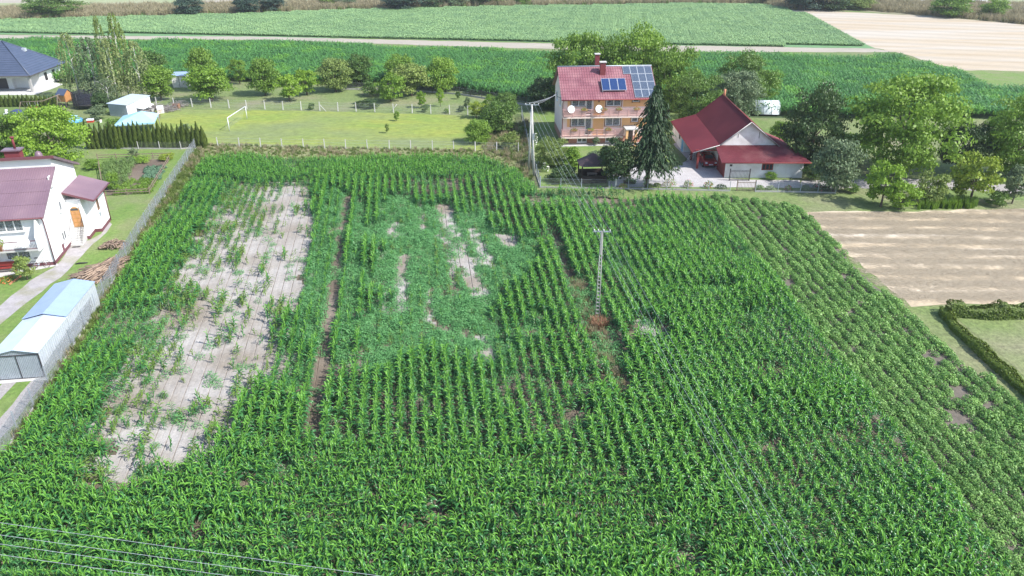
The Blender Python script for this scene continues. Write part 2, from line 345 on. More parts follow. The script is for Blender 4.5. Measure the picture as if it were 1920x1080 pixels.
# ------------------------------------------------------------------ scatter (one object of uncountable stuff)
SRC = bpy.data.collections.new('source_shapes')     # never linked to the scene
def source_set(name, meshes):
    c = bpy.data.collections.new(name)
    for i, me in enumerate(meshes):
        o = bpy.data.objects.new('%s_%02d' % (name, i), me); c.objects.link(o)
    return c
def scatter(name, pts, src, label, cat, scale, rotz=None, tilt=None, vid=None, nvar=1):
    n = len(pts); me = bpy.data.meshes.new(name)
    me.vertices.add(n); me.vertices.foreach_set('co', np.asarray(pts, dtype=np.float32).ravel())
    rot = np.zeros((n, 3), dtype=np.float32)
    rot[:, 2] = rotz if rotz is not None else NP.uniform(0, 2 * math.pi, n)
    if tilt is not None: rot[:, 0] = NP.normal(0, tilt, n); rot[:, 1] = NP.normal(0, tilt, n)
    sc = np.asarray(scale, dtype=np.float32)
    if sc.ndim == 0: sc = np.full((n, 3), float(sc), dtype=np.float32)
    elif sc.ndim == 1: sc = np.repeat(sc[:, None], 3, 1)
    a = me.attributes.new('rt', 'FLOAT_VECTOR', 'POINT'); a.data.foreach_set('vector', rot.ravel())
    a = me.attributes.new('sc', 'FLOAT_VECTOR', 'POINT'); a.data.foreach_set('vector', np.ascontiguousarray(sc).ravel())
    if vid is None: vid = NP.integers(0, nvar, n)
    a = me.attributes.new('vid', 'INT', 'POINT'); a.data.foreach_set('value', np.asarray(vid, dtype=np.int32))
    o = bpy.data.objects.new(name, me); link(o); tag(o, label, cat, kind='stuff')
    ng = bpy.data.node_groups.new('scatter_' + name, 'GeometryNodeTree')
    ng.interface.new_socket('Geometry', in_out='INPUT', socket_type='NodeSocketGeometry')
    ng.interface.new_socket('Geometry', in_out='OUTPUT', socket_type='NodeSocketGeometry')
    N, L = ng.nodes, ng.links
    gi = N.new('NodeGroupInput'); go = N.new('NodeGroupOutput'); ip = N.new('GeometryNodeInstanceOnPoints')
    ci = N.new('GeometryNodeCollectionInfo'); ci.inputs['Collection'].default_value = src
    ci.inputs['Separate Children'].default_value = True; ci.inputs['Reset Children'].default_value = True
    def attr(nm, ty):
        k = N.new('GeometryNodeInputNamedAttribute'); k.data_type = ty; k.inputs[0].default_value = nm; return k.outputs[0]
    ip.inputs['Pick Instance'].default_value = True
    L.new(gi.outputs[0], ip.inputs['Points']); L.new(ci.outputs[0], ip.inputs['Instance'])
    L.new(attr('vid', 'INT'), ip.inputs['Instance Index']); L.new(attr('sc', 'FLOAT_VECTOR'), ip.inputs['Scale'])
    er = N.new('FunctionNodeEulerToRotation'); L.new(attr('rt', 'FLOAT_VECTOR'), er.inputs[0]); L.new(er.outputs[0], ip.inputs['Rotation'])
    L.new(ip.outputs[0], go.inputs[0])
    md = o.modifiers.new('scatter', 'NODES'); md.node_group = ng
    return o
def inpoly(x, y, poly):
    poly = np.asarray(poly); res = np.zeros(len(x), bool); j = len(poly) - 1
    for i in range(len(poly)):
        xi, yi = poly[i]; xj, yj = poly[j]
        c = ((yi > y) != (yj > y)) & (x < (xj - xi) * (y - yi) / (yj - yi + 1e-12) + xi)
        res ^= c; j = i
    return res
def W(poly, z=0): return [G(*p, z) for p in poly]
def randin(poly, dens):
    """random points inside a world polygon, dens per square metre"""
    p = np.asarray(poly); x0, y0 = p.min(0); x1, y1 = p.max(0)
    n = int((x1 - x0) * (y1 - y0) * dens); x = NP.uniform(x0, x1, n); y = NP.uniform(y0, y1, n)
    k = inpoly(x, y, p); return x[k], y[k]
def vnoise(x, y, s, seed=0):
    """smooth value noise 0..1"""
    g = np.random.default_rng(seed).random((64, 64)); u = x / s; v = y / s
    i = np.floor(u).astype(int); j = np.floor(v).astype(int); fu = u - i; fv = v - j
    fu = fu * fu * (3 - 2 * fu); fv = fv * fv * (3 - 2 * fv)
    a = g[i % 64, j % 64]; b = g[(i + 1) % 64, j % 64]; c = g[i % 64, (j + 1) % 64]; d = g[(i + 1) % 64, (j + 1) % 64]
    return (a * (1 - fu) + b * fu) * (1 - fv) + (c * (1 - fu) + d * fu) * fv

# ------------------------------------------------------------------ ground sheets
def sheet(name, poly, z, m, jit=0.25, kind='structure', step=1.2):
    """flat sheet over a world polygon with an uneven edge"""
    pts = []; n = len(poly); r_ = random.Random(name)
    for i in range(n):
        a = poly[i]; b = poly[(i + 1) % n]; d = math.hypot(b[0] - a[0], b[1] - a[1]); k = max(1, int(d / step)) if jit else 1
        k = min(k, 160)
        for j in range(k):
            t = j / k; pts.append((a[0] + (b[0] - a[0]) * t + r_.uniform(-jit, jit), a[1] + (b[1] - a[1]) * t + r_.uniform(-jit, jit), z))
    bm = bmesh.new(); f = bm.faces.new([bm.verts.new(p) for p in pts]); f.normal_update()
    if f.normal.z < 0: f.normal_flip()
    bmesh.ops.triangulate(bm, faces=[f]); me = bpy.data.meshes.new(name); bm.to_mesh(me); bm.free()
    me.materials.append(m); o = bpy.data.objects.new(name, me); link(o); tag(o, kind=kind); return o
g = MB().quad((-1500, -200, 0), (1500, -200, 0), (1500, 3500, 0), (-1500, 3500, 0)).build('ground', M['grass']); tag(g, kind='structure')
z1, z2, z3, z4 = .004, .008, .012, .016
def gp(name, px, z, m, jit=.25, step=1.2): return sheet(name, W(px), z, m, jit, 'structure', step)
gp('far_field', [(-400, -40), (2300, -40), (2300, 8), (-400, 16)], z1, mat('far_grass', (.24, .30, .14), (.30, .33, .18), .1, .95, .05, c3=(.34, .33, .22), s3=.03), 1, 4)
gp('far_road', [(-300, -2), (40, -1), (52, 5), (-300, 11)], z2, M['track'], .4, 4)
gp('far_gravel_track', [(330, 8), (460, 2), (700, -6), (1000, -12), (1000, -16), (500, -4), (330, 3)], z2, M['track'], .4, 4)
gp('dry_bank', [(-400, 22), (330, 12), (700, 4), (1050, -6), (1400, -8), (1500, -6), (1930, 6), (2300, 20), (2300, 62), (1920, 47), (1750, 32), (1600, 20), (1470, 20), (1400, 6), (1050, 12), (700, 18), (330, 30), (-400, 46)], z2, M['bank'], .6, 2)
gp('far_crop_field', [(-400, 42), (330, 29), (700, 17), (1050, 10), (1300, 6), (1440, 8), (1500, 24), (1560, 50), (1650, 91), (1300, 86), (700, 72), (-400, 60)], z3, M['green_far'], .5, 2)
gp('farm_track', [(-400, 58), (0, 66), (500, 69), (960, 80), (1300, 86), (1640, 91), (1690, 98), (1280, 97), (960, 90), (500, 75), (0, 72), (-400, 66)], z4, M['track'], .4, 2)
gp('far_stubble_field', [(1462, 16), (1750, 31), (1960, 50), (2300, 75), (2300, 150), (1960, 134), (1800, 132), (1690, 100), (1640, 90), (1545, 50)], z4 + .004, M['stubble_far'], .5, 2)
gp('yellow_green_field', [(1780, 128), (1960, 134), (2300, 150), (2300, 230), (1960, 200), (1840, 178)], z3, M['lawn'], .5, 2)
far_corn_px = [(-300, 76), (0, 84), (500, 88), (960, 106), (1300, 114), (1680, 118), (1790, 146), (1850, 175), (1960, 178), (1960, 225), (1790, 222), (1440, 222), (1280, 210), (1000, 196), (860, 170), (640, 160), (420, 152), (280, 150), (130, 155), (-300, 150)]
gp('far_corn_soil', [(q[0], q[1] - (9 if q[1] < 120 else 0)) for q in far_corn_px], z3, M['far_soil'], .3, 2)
gp('orchard_grass', [(130, 150), (440, 152), (640, 160), (860, 172), (1000, 195), (985, 350), (960, 300), (880, 222), (440, 206), (290, 202), (130, 190)], z2, M['orchard_grass'])
gp('meadow', [(285, 204), (450, 207), (600, 209), (880, 217), (950, 262), (965, 288), (600, 280), (395, 276), (380, 262), (330, 245), (285, 240)], z3, M['meadow'], .3)
gp('dry_field_margin', [(375, 268), (600, 275), (980, 283), (985, 312), (960, 312), (600, 303), (470, 300), (385, 315), (370, 300)], z4, M['dry_grass'], .35)
# corn field: soil ridged between the rows
X60 = lambda x, y: x + 0 * y
def rowx(u, y): return u + (-.2 + .155 * (u + 35) / 58) * (y - 60)
def rowu(x, y):
    k = .155 / 58; return (x + (.2 - k * 35) * (y - 60)) / (1 + k * (y - 60))
SP = .82
corn_px = [(388, 308), (480, 301), (910, 306), (970, 330), (1008, 365), (1325, 381), (1500, 600), (1700, 850), (1900, 1105), (1940, 1160), (-400, 1160), (-120, 1010), (10, 875), (75, 790), (140, 690), (215, 570), (270, 480), (330, 385)]
cornW = W(corn_px)
def furrow_sheet(name, poly, sp, depth, m1, m2, z0=.02, dy=1.0, rough=False):
    p = np.asarray(poly); y0, y1 = p[:, 1].min(), p[:, 1].max(); us = rowu(p[:, 0], p[:, 1]); u0, u1 = us.min(), us.max()
    i0, i1 = int(u0 / sp) - 1, int(u1 / sp) + 2
    U = []; Z = []; MI = []
    for i in range(i0, i1):
        for f, zz in ((.0, 0.), (.40, .015), (.455, .01), (.5, -depth), (.545, .01), (.8, .012)): U.append((i + f) * sp); Z.append(zz)
    U = np.array(U); Z = np.array(Z); ys = np.arange(y0, y1 + dy, dy)
    ys[-1] = y1
    UU, YY = np.meshgrid(U, ys); ZZ = np.tile(Z, (len(ys), 1)) * (0.6 + .8 * vnoise(UU, YY, 2.0, 5)) + z0 + depth + .02 * vnoise(UU, YY, .9, 8)
    XX = rowx(UU, YY); V = np.stack([XX, YY, ZZ], -1).reshape(-1, 3)
    nx = len(U); I, J = np.meshgrid(np.arange(nx - 1), np.arange(len(ys) - 1)); a = (J * nx + I).ravel()
    Fc = np.stack([a, a + 1, a + nx + 1, a + nx], 1)
    cx = V[Fc, 0].mean(1); cy = V[Fc, 1].mean(1); k = inpoly(cx, cy, p) if not rough else inpoly(cx + 2.2 * (vnoise(cx, cy, 1.1, 17) - .5), cy + 5 * (vnoise(cx, cy, 1.7, 19) - .5), p)
    mi = ((I.ravel() % 6) == 2) | ((I.ravel() % 6) == 3)
    me = npmesh(name, V, Fc[k], [m1, m2], mi[k].astype(int)); o = bpy.data.objects.new(name, me); link(o); tag(o, kind='structure'); return o
gp('corn_soil_base', [(x, y) for x, y in corn_px], z3, M['dark_soil'], .3)
furrow_sheet('corn_soil', cornW, SP, .05, M['row_soil'], M['dark_soil'], z0=.0)
pot_px = [(1328, 377), (1345, 367), (1500, 390), (1600, 500), (1720, 610), (1800, 680), (1960, 790), (2100, 1000), (2100, 1160), (1945, 1160), (1900, 1105), (1700, 850), (1500, 600)]
potW = W(pot_px)
gp('potato_soil', pot_px, z4, M['potato_soil'], .2)
gp('headland_grass', [(1010, 352), (1430, 360), (1560, 362), (1960, 378), (1960, 398), (1510, 400), (1500, 398), (1345, 376), (1008, 376)], z3, M['orchard_grass'], .15)
gp('stubble_field', [(1505, 398), (1560, 396), (1700, 396), (1960, 390), (2300, 392), (2300, 575), (1960, 566), (1760, 572), (1715, 578), (1640, 520)], z4, M['stubble'], .3)
gp('field_edge_grass', [(1700, 572), (1765, 578), (1960, 760), (2100, 900), (2100, 1000), (1960, 790), (1800, 680)], z3, M['orchard_grass'], .2)
gp('hedged_lawn', [(1765, 575), (1960, 570), (2200, 600), (2200, 800), (1960, 745), (1870, 660)], z2, M['orchard_grass'], .1)
# left-hand plot
gp('left_lawn', [(372, 272), (180, 276), (100, 300), (-300, 420), (-500, 900), (-300, 1000), (0, 862), (95, 722), (170, 600), (270, 420)], z2, M['lawn'], .1)
gp('garden_path', [(205, 414), (212, 420), (200, 436), (160, 470), (128, 508), (60, 560), (0, 610), (-40, 645), (-60, 620), (0, 572), (60, 525), (105, 500), (136, 457), (170, 450), (192, 438)], z4, M['path'], .1)
gp('house_apron', [(-60, 540), (0, 520), (40, 512), (110, 498), (104, 490), (0, 500), (-60, 510)], z4 + .004, M['conc_l'], .05)
gp('drive_strip_near', [(60, 712), (88, 710), (20, 800), (-60, 900), (-90, 900), (-20, 810)], z4, M['gravel'], .08)
gp('drive_strip_far', [(8, 716), (30, 716), (-40, 800), (-70, 800)], z4, M['gravel'], .08)
gp('garage_apron', [(-20, 712), (86, 706), (92, 712), (-20, 722)], z4 + .004, M['conc_l'], .03)
gp('fence_strip_grass', [(373, 270), (388, 300), (330, 385), (270, 480), (215, 570), (140, 690), (75, 790), (10, 875), (-60, 970), (-60, 910), (0, 862), (90, 724), (180, 580), (262, 442), (330, 335)], z4, M['grass'], .2)
# right-hand farmyard
gp('yard_paving', [(1140, 318), (1232, 300), (1256, 318), (1290, 300), (1262, 270), (1280, 262), (1345, 262), (1357, 334), (1410, 337), (1500, 338), (1500, 352), (1140, 350)], z3, M['paving'], .04)
gp('yard_lawn', [(1236, 280), (1262, 274), (1282, 310), (1252, 312)], z4, M['lawn'], .08)
gp('house_lawn', [(1015, 270), (1170, 273), (1180, 300), (1140, 318), (1140, 350), (1012, 352)], z2, M['lawn'], .1)
gp('gravel_lane', [(1500, 338), (1640, 336), (1760, 336), (1960, 352), (1960, 368), (1760, 352), (1640, 353), (1500, 352)], z3, M['gravel'], .25)
gp('back_lawn', [(1000, 200), (1040, 205), (1045, 268), (1010, 290), (1000, 300)], z2, M['lawn'], .1)
gp('right_orchard_grass', [(1440, 222), (1790, 222), (1960, 226), (1960, 352), (1640, 336), (1520, 334), (1530, 300), (1440, 240)], z1, M['orchard_grass'], .2)
gp('bungalow_terrace', [(-60, 178), (64, 178), (100, 166), (118, 158), (90, 150), (-60, 165)], z2, M['conc_l'], .1)

# ------------------------------------------------------------------ corn
def leaf_geo(L, W_, e0, drop, seg=4, twist=0.0):
    """one arching corn leaf along +X from the origin: 2 strips folded at the midrib"""
    V = []; Fc = []; x = z = 0.0; ds = L / seg
    prof = [.55, 1.0, .95, .6, .04] if seg == 4 else [.6, 1, .6, .05]
    for i in range(seg + 1):
        t = i / seg; w_ = W_ * prof[i] / 2; tw = twist * t
        V += [(x, -w_ * math.cos(tw), z + w_ * .45 + w_ * math.sin(tw)), (x, 0, z), (x, w_ * math.cos(tw), z + w_ * .45 - w_ * math.sin(tw))]
        e = e0 - drop * (t + .5 / seg) ** 1.3; x += ds * math.cos(e); z += ds * math.sin(e)
    for i in range(seg):
        a = 3 * i; Fc += [(a, a + 3, a + 4, a + 1), (a + 1, a + 4, a + 5, a + 2)]
    return np.array(V), np.array(Fc)
LEAFS = [leaf_geo(.74, .12, R(60), R(140), 4, .5), leaf_geo(.66, .12, R(55), R(120), 4, -.5), leaf_geo(.60, .105, R(68), R(100), 4, .3), leaf_geo(.48, .08, R(78), R(45), 4, 0)]
LEAFME = [npmesh('corn_leaf_shape_%d' % i, v, f, LF['corn'] if i < 2 else LF['corn_young'], smooth=True) for i, (v, f) in enumerate(LEAFS)]
def corn_plan(r_, H=1.75, n=9):
    """(leaf shape, height, azimuth, tilt, scale) of each leaf on one plant"""
    out = []; a0 = r_.uniform(0, math.pi)
    for i in range(n):
        t = i / (n - 1); a = a0 + (i % 2) * math.pi + r_.uniform(-.5, .5)
        k = 3 if t > .85 else 2 if t > .62 else r_.choice([0, 1])
        s = (0.65 + .5 * math.sin(math.pi * min(1, t * .9 + .12))) * r_.uniform(.88, 1.12)
        out.append((k, .12 + t * (H - .35), a, r_.uniform(-.15, .2), s))
    return out
def stalk_mb(H): return MB().tube([(0, 0, 0), (.008, 0, H * .5), (0, .01, H - .3)], [.016, .014, .008], 4, cap=False)
def leafM(k, h, a, tl, s): return Matrix.Translation((0, 0, h)) @ Matrix.Rotation(a, 4, 'Z') @ Matrix.Rotation(tl, 4, 'Y') @ Matrix.Scale(s, 4)
def corn_joined(name, plan, H, mats, allpale=False):
    sm = stalk_mb(H); V = [np.array(sm.v)]; F4 = [np.array(sm.f)]; mi = [np.full(len(sm.f), 2)]; off = len(sm.v)
    for q in plan:
        v, f = LEAFS[q[0]]; m_ = np.array(leafM(*q)); vv = (np.c_[v, np.ones(len(v))] @ m_.T)[:, :3]
        V.append(vv); F4.append(f + off); mi.append(np.full(len(f), 0 if q[0] < 2 else 1)); off += len(v)
    return npmesh(name, np.concatenate(V), np.concatenate(F4), mats, np.concatenate(mi), smooth=True)
rc = random.Random(5)
PLANS = [(corn_plan(rc, h, n), h) for h, n in ((1.5, 10), (1.4, 10), (1.35, 9), (1.55, 11), (1.3, 9), (1.42, 10))]
CM = [LF['corn'], LF['corn_young'], LF['stalk']]
corn_src = source_set('corn_shapes', [corn_joined('corn_shape_%d' % i, p, h, CM) for i, (p, h) in enumerate(PLANS)]
    + [corn_joined('thin_corn_shape_%d' % i, corn_plan(rc, .95, 6), .95, [LF['corn_pale'], LF['corn_pale'], LF['stalk']]) for i in range(3)])
# where corn stands (outlines walked on the ground)
def Pm(px): return W(px)
THIN1 = Pm([(430, 352), (590, 352), (588, 420), (565, 545), (535, 650), (490, 735), (445, 800), (395, 885), (340, 890), (180, 935), (170, 900), (200, 740), (262, 640), (330, 520), (380, 430)])
EMPTY1 = Pm([(530, 372), (586, 372), (583, 430), (562, 560), (505, 570), (500, 660), (440, 720), (390, 800), (340, 870), (350, 700), (345, 640), (390, 560), (440, 480), (500, 440)])
THIN2 = Pm([(715, 375), (835, 385), (900, 425), (990, 445), (985, 520), (935, 600), (930, 680), (850, 690), (720, 690), (690, 600), (690, 470)])
STRIPS = [Pm(q) for q in ([(815, 385), (842, 385), (868, 440), (915, 560), (885, 560), (850, 500), (828, 470)], [(870, 430), (900, 430), (925, 500), (905, 500)], [(740, 480), (765, 480), (770, 590), (742, 590)], [(718, 540), (734, 540), (732, 600), (715, 600)], [(800, 540), (812, 540), (812, 600), (798, 600)], [(728, 420), (750, 420), (750, 450), (728, 450)], [(902, 640), (926, 640), (928, 680), (905, 680)],
   [(940, 440), (975, 445), (970, 470), (945, 465)], [(785, 370), (795, 370), (800, 440), (788, 440)], [(835, 480), (850, 480), (862, 560), (845, 560)])]
BARE1 = Pm([(436, 343), (596, 343), (592, 430), (578, 560), (552, 650), (508, 735), (462, 800), (405, 885), (340, 892), (180, 935), (170, 905), (195, 745), (255, 640), (325, 515), (380, 425)])
furrow_sheet('bare_soil', BARE1, SP, .05, M['soil'], M['furrow'], z0=.012, dy=.4, rough=True)
for k_, b_ in enumerate(([(805, 378), (850, 378), (905, 425), (985, 442), (970, 475), (925, 470), (930, 570), (905, 600), (880, 570), (845, 500)], [(715, 470), (775, 470), (778, 605), (712, 605)], [(790, 535), (820, 535), (820, 610), (792, 610)], [(722, 412), (756, 412), (756, 455), (722, 455)], [(892, 630), (935, 630), (935, 690), (895, 690)], [(775, 365), (800, 365), (804, 445), (782, 445)], [(1190, 600), (1235, 600), (1240, 650), (1200, 650)])):
    furrow_sheet('bare_soil_patch', Pm(b_), SP, .05, M['soil'], M['furrow'], z0=.012, dy=.4, rough=True)
SPOTS = [(G(*p), r_) for p, r_ in (((1212, 625), 1.3), ((1400, 598), .8), ((1458, 705), .55), ((1003, 632), 1.0), ((1088, 790), .7), ((385, 1000), .6), ((830, 985), .55), ((1290, 1065), .8), ((640, 800), .5), ((540, 900), .5), ((700, 940), .45), ((815, 955), .5), ((470, 915), .5), ((230, 915), .8), ((1240, 640), .6), ((1010, 600), .7), ((960, 980), .4))]
def line_dist(x, y, a, b):
    ax, ay = a; bx, by = b; t = np.clip(((x - ax) * (bx - ax) + (y - ay) * (by - ay)) / ((bx - ax) ** 2 + (by - ay) ** 2), 0, 1)
    return np.hypot(x - ax - t * (bx - ax), y - ay - t * (by - ay))
def plist_dist(x, y, px):
    w_ = W(px); return np.min([line_dist(x, y, w_[i], w_[i + 1]) for i in range(len(w_) - 1)], 0)
TR1 = [(650, 372), (628, 520), (608, 680), (597, 830)]
TR2 = [(1018, 412), (1045, 470), (1075, 535), (1110, 610), (1150, 700), (1165, 750)]
TR2w = [(1070, 530), (1118, 610), (1150, 690)]
TRD = [(684, 380), (672, 480), (655, 690)]
def hlim(x): return 34.6 - np.clip(x - 1.0, 0, 40) * .55
def corn_points():
    p = np.asarray(cornW); us = rowu(p[:, 0], p[:, 1]); y0, y1 = 20.0, p[:, 1].max()
    X = []; Y = []; A = []
    st = .155
    for i in range(int(us.min() / SP) - 1, int(us.max() / SP) + 2):
        n = int((y1 - y0) / st); y = y0 + np.arange(n) * st + NP.normal(0, .03, n); u = i * SP + NP.normal(0, .035, n)
        X.append(rowx(u, y)); Y.append(y)
    x = np.concatenate(X); y = np.concatenate(Y)
    head_top = Pm([(-200, 200), (1700, 200), (1300, 372), (1000, 395), (930, 345), (850, 340), (590, 345), (430, 348), (300, 352)])
    k1 = inpoly(x, y, p) & ~inpoly(x, y, head_top) & (y > hlim(x) + 1.0 * vnoise(x, y, 4, 3))
    x, y = x[k1], y[k1]
    X = [x]; Y = [y]
    for y_ in list(np.arange(20.2, 36.0, .78)) + list(np.arange(80, 101, .8)):     # headlands drilled crosswise
        n = int(120 / st); hx = -60 + np.arange(n) * st + NP.normal(0, .03, n); hy = y_ + NP.normal(0, .06, n) - .03 * hx + .35 * np.sin(hx * .13)
        m = inpoly(hx, hy, p) & ((hy < hlim(hx) + .6) | inpoly(hx, hy, head_top)); X.append(hx[m]); Y.append(hy[m])
    x = np.concatenate(X); y = np.concatenate(Y); n = len(x)
    dens = np.full(n, .96); hs = .78 + .40 * vnoise(x, y, 5, 1) + .16 * vnoise(x, y, 1.5, 2) - .06
    t1 = inpoly(x + 1.2 * (vnoise(x, y, 1.6, 4) - .5), y + 2.5 * (vnoise(x, y, 1.6, 9) - .5), THIN1); e1 = inpoly(x + .6 * (vnoise(x, y, 1.2, 14) - .5), y, EMPTY1)
    cl = vnoise(x * 1.0, y * .33, 1.0, 6)                      # gaps run in clumps along the rows
    dens[t1] = np.where(cl[t1] > .40, .62, .22); dens[e1] = np.where(cl[e1] > .66, .5, .04)
    hs[t1] = .72 + .4 * cl[t1]
    t2 = inpoly(x + 4 * (vnoise(x, y, 2.6, 4) - .5), y + 8 * (vnoise(x, y, 3.1, 9) - .5), THIN2)
    dens[t2] = np.where(cl[t2] > .58, .45, .08); hs[t2] = .50 + .25 * cl[t2]
    for s_ in STRIPS: k = inpoly(x, y, s_); dens[k] = .05
    for (sx, sy), r_ in SPOTS: k = np.hypot(x - sx, (y - sy) * .75) < r_ * (.7 + .6 * vnoise(x, y, .5, 5)); dens[k] = .06
    lf = (plist_dist(x, y, [(655, 370), (640, 470), (618, 600), (600, 700)]) < 2.6) & (x < rowx(rowu(*[np.array(q) for q in G(640, 450)]), y)) ; dens[lf & (y > 48)] *= .5; hs[lf & (y > 48)] *= .75
    md = vnoise(x, y, 3.5, 21); k = (md > .72) & (y > 36); hs[k] *= .78; dens[k] *= .75
    gap = vnoise(x, y, .9, 33); dens[(gap > .86)] *= .3
    bl = (y < 36); hs[bl] *= .98
    dens[plist_dist(x, y, TR1) < .36] = .0; dens[plist_dist(x, y, TR2) < .36] = 0; dens[plist_dist(x, y, TR2w) < .85] = 0
    dens[plist_dist(x, y, TRD) < .42] = .05
    k = NP.random(n) < dens; thin = (t1 | t2) & (NP.random(n) < .72)
    return x[k], y[k], hs[k], thin[k]
cx_, cy_, ch_, ct_ = corn_points()
n = len(cx_)
cs_ = ch_ * NP.uniform(.88, 1.1, n)
cv_ = np.where(ct_, NP.integers(6, 9, n), NP.integers(0, 6, n)); cs_[ct_] *= 1.0 
cr_ = NP.uniform(0, 2 * math.pi, n)
# the 300 plants that show largest stand singly, the others are one crop
depth = cy_ * _c + (CH - 1) * _s; px_ = 960 + cx_ / depth * CF; py_ = 540 - (cy_ * _s + (0.8 - CH) * _c) / depth * CF
vis = (px_ > 8) & (px_ < 1912) & (py_ > 10) & (py_ < 1068) & ~ct_
score = np.where(vis, depth / cs_, 1e9); near = np.zeros(n, bool); near[np.argsort(score)[:300]] = True
protos = []
for i, (plan, H) in enumerate(PLANS):
    r0 = bpy.data.objects.new('corn_plant', None); r0.empty_display_size = .1
    sme = stalk_mb(H).mesh('corn_stalk_shape'); sme.materials.append(LF['stalk'])
    protos.append((r0, sme, plan))
for j in np.nonzero(near)[0]:
    r0, sme, plan = protos[int(cv_[j])]
    c = r0.copy(); COL.objects.link(c); c.location = (cx_[j], cy_[j], .03); c.rotation_euler = (0, 0, cr_[j]); c.scale = (cs_[j] * .77, cs_[j] * .77, cs_[j] * .96)
    tag(c, 'tall green corn plant with arching leaves at the near edge of the field', 'corn plant', 'nearest corn plants of the field')
    s_ = bpy.data.objects.new('stalk', sme); COL.objects.link(s_); s_.parent = c
    for q in plan:
        l_ = bpy.data.objects.new('leaf', LEAFME[q[0]]); COL.objects.link(l_); l_.parent = c
        l_.matrix_local = leafM(*q)
f_ = ~near
P3 = np.stack([cx_, cy_, np.full(n, .03)], 1)
sc3 = np.stack([cs_ * .77, cs_ * .77, cs_ * .96], 1)
scatter('corn_crop', P3[f_], corn_src, 'dense rows of green corn filling the big field, patchy and thin over the pale soil', 'corn crop', sc3[f_], rotz=cr_[f_], tilt=.06, vid=cv_[f_])

# generic low plants made of many small leaves
def clump_mesh(name, n, R_, H, ls, mats, seed, up=.4, narrow=1.0, dome=True, mi=None):
    """n leaf quads spread through a low dome"""
    r_ = np.random.default_rng(seed); a = r_.uniform(0, 2 * math.pi, n); q = np.sqrt(r_.random(n)); rr = q * R_
    z = (H * (np.sqrt(np.clip(1 - q ** 2, 0, 1)) * .85 + .1) if dome else np.full(n, H)) * r_.uniform(.35, 1.05, n)
    c = np.stack([rr * np.cos(a), rr * np.sin(a), z], 1)
    d = np.stack([np.cos(a) * q, np.sin(a) * q, np.full(n, up)], 1) + r_.normal(0, .5, (n, 3)); d /= np.linalg.norm(d, axis=1)[:, None]
    t = np.cross(d, r_.normal(0, 1, (n, 3))); t /= np.linalg.norm(t, axis=1)[:, None]; b = np.cross(d, t)
    s = ls * r_.uniform(.6, 1.3, n)[:, None]
    V = np.stack([c - t * s * .5, c + b * s * .5 * narrow, c + t * s * .5, c - b * s * .5 * narrow], 1).reshape(-1, 3); V[:, 2] = np.maximum(V[:, 2], .01)
    return npmesh(name, V, np.arange(4 * n).reshape(-1, 4), mats, mi)
def tuft_mesh(name, n, R_, H, w_, m, seed, lean=.35):
    """grass tuft of n tapering blades"""
    r_ = np.random.default_rng(seed); a = r_.uniform(0, 2 * math.pi, n); rr = np.sqrt(r_.random(n)) * R_
    b = np.stack([rr * np.cos(a), rr * np.sin(a), np.zeros(n)], 1); h = H * r_.uniform(.5, 1.1, n)[:, None]
    a2 = r_.uniform(0, 2 * math.pi, n); o = np.stack([np.cos(a2), np.sin(a2), np.zeros(n)], 1); ln = r_.uniform(.2, 1, n)[:, None] * lean
    sd_ = np.stack([-np.sin(a2), np.cos(a2), np.zeros(n)], 1) * w_ / 2
    m1 = b + o * h * ln * .4 + np.array([0, 0, 1]) * h * .6; tp = b + o * h * ln * 1.2 + np.array([0, 0, 1]) * h * (1 - ln * .3)
    V = np.stack([b - sd_, b + sd_, m1 + sd_ * .8, m1 - sd_ * .8, tp + sd_ * .15, tp - sd_ * .15], 1).reshape(-1, 3)
    i = np.arange(n)[:, None] * 6; Fc = np.concatenate([i + np.array([[0, 1, 2, 3]]), i + np.array([[3, 2, 4, 5]])])
    return npmesh(name, V, Fc, m)
weed_src = source_set('weed_shapes', [clump_mesh('weed_shape_%d' % i, 90, .40, .45, .11, LF['weed'], 50 + i, up=1.2, narrow=.5) for i in range(3)])
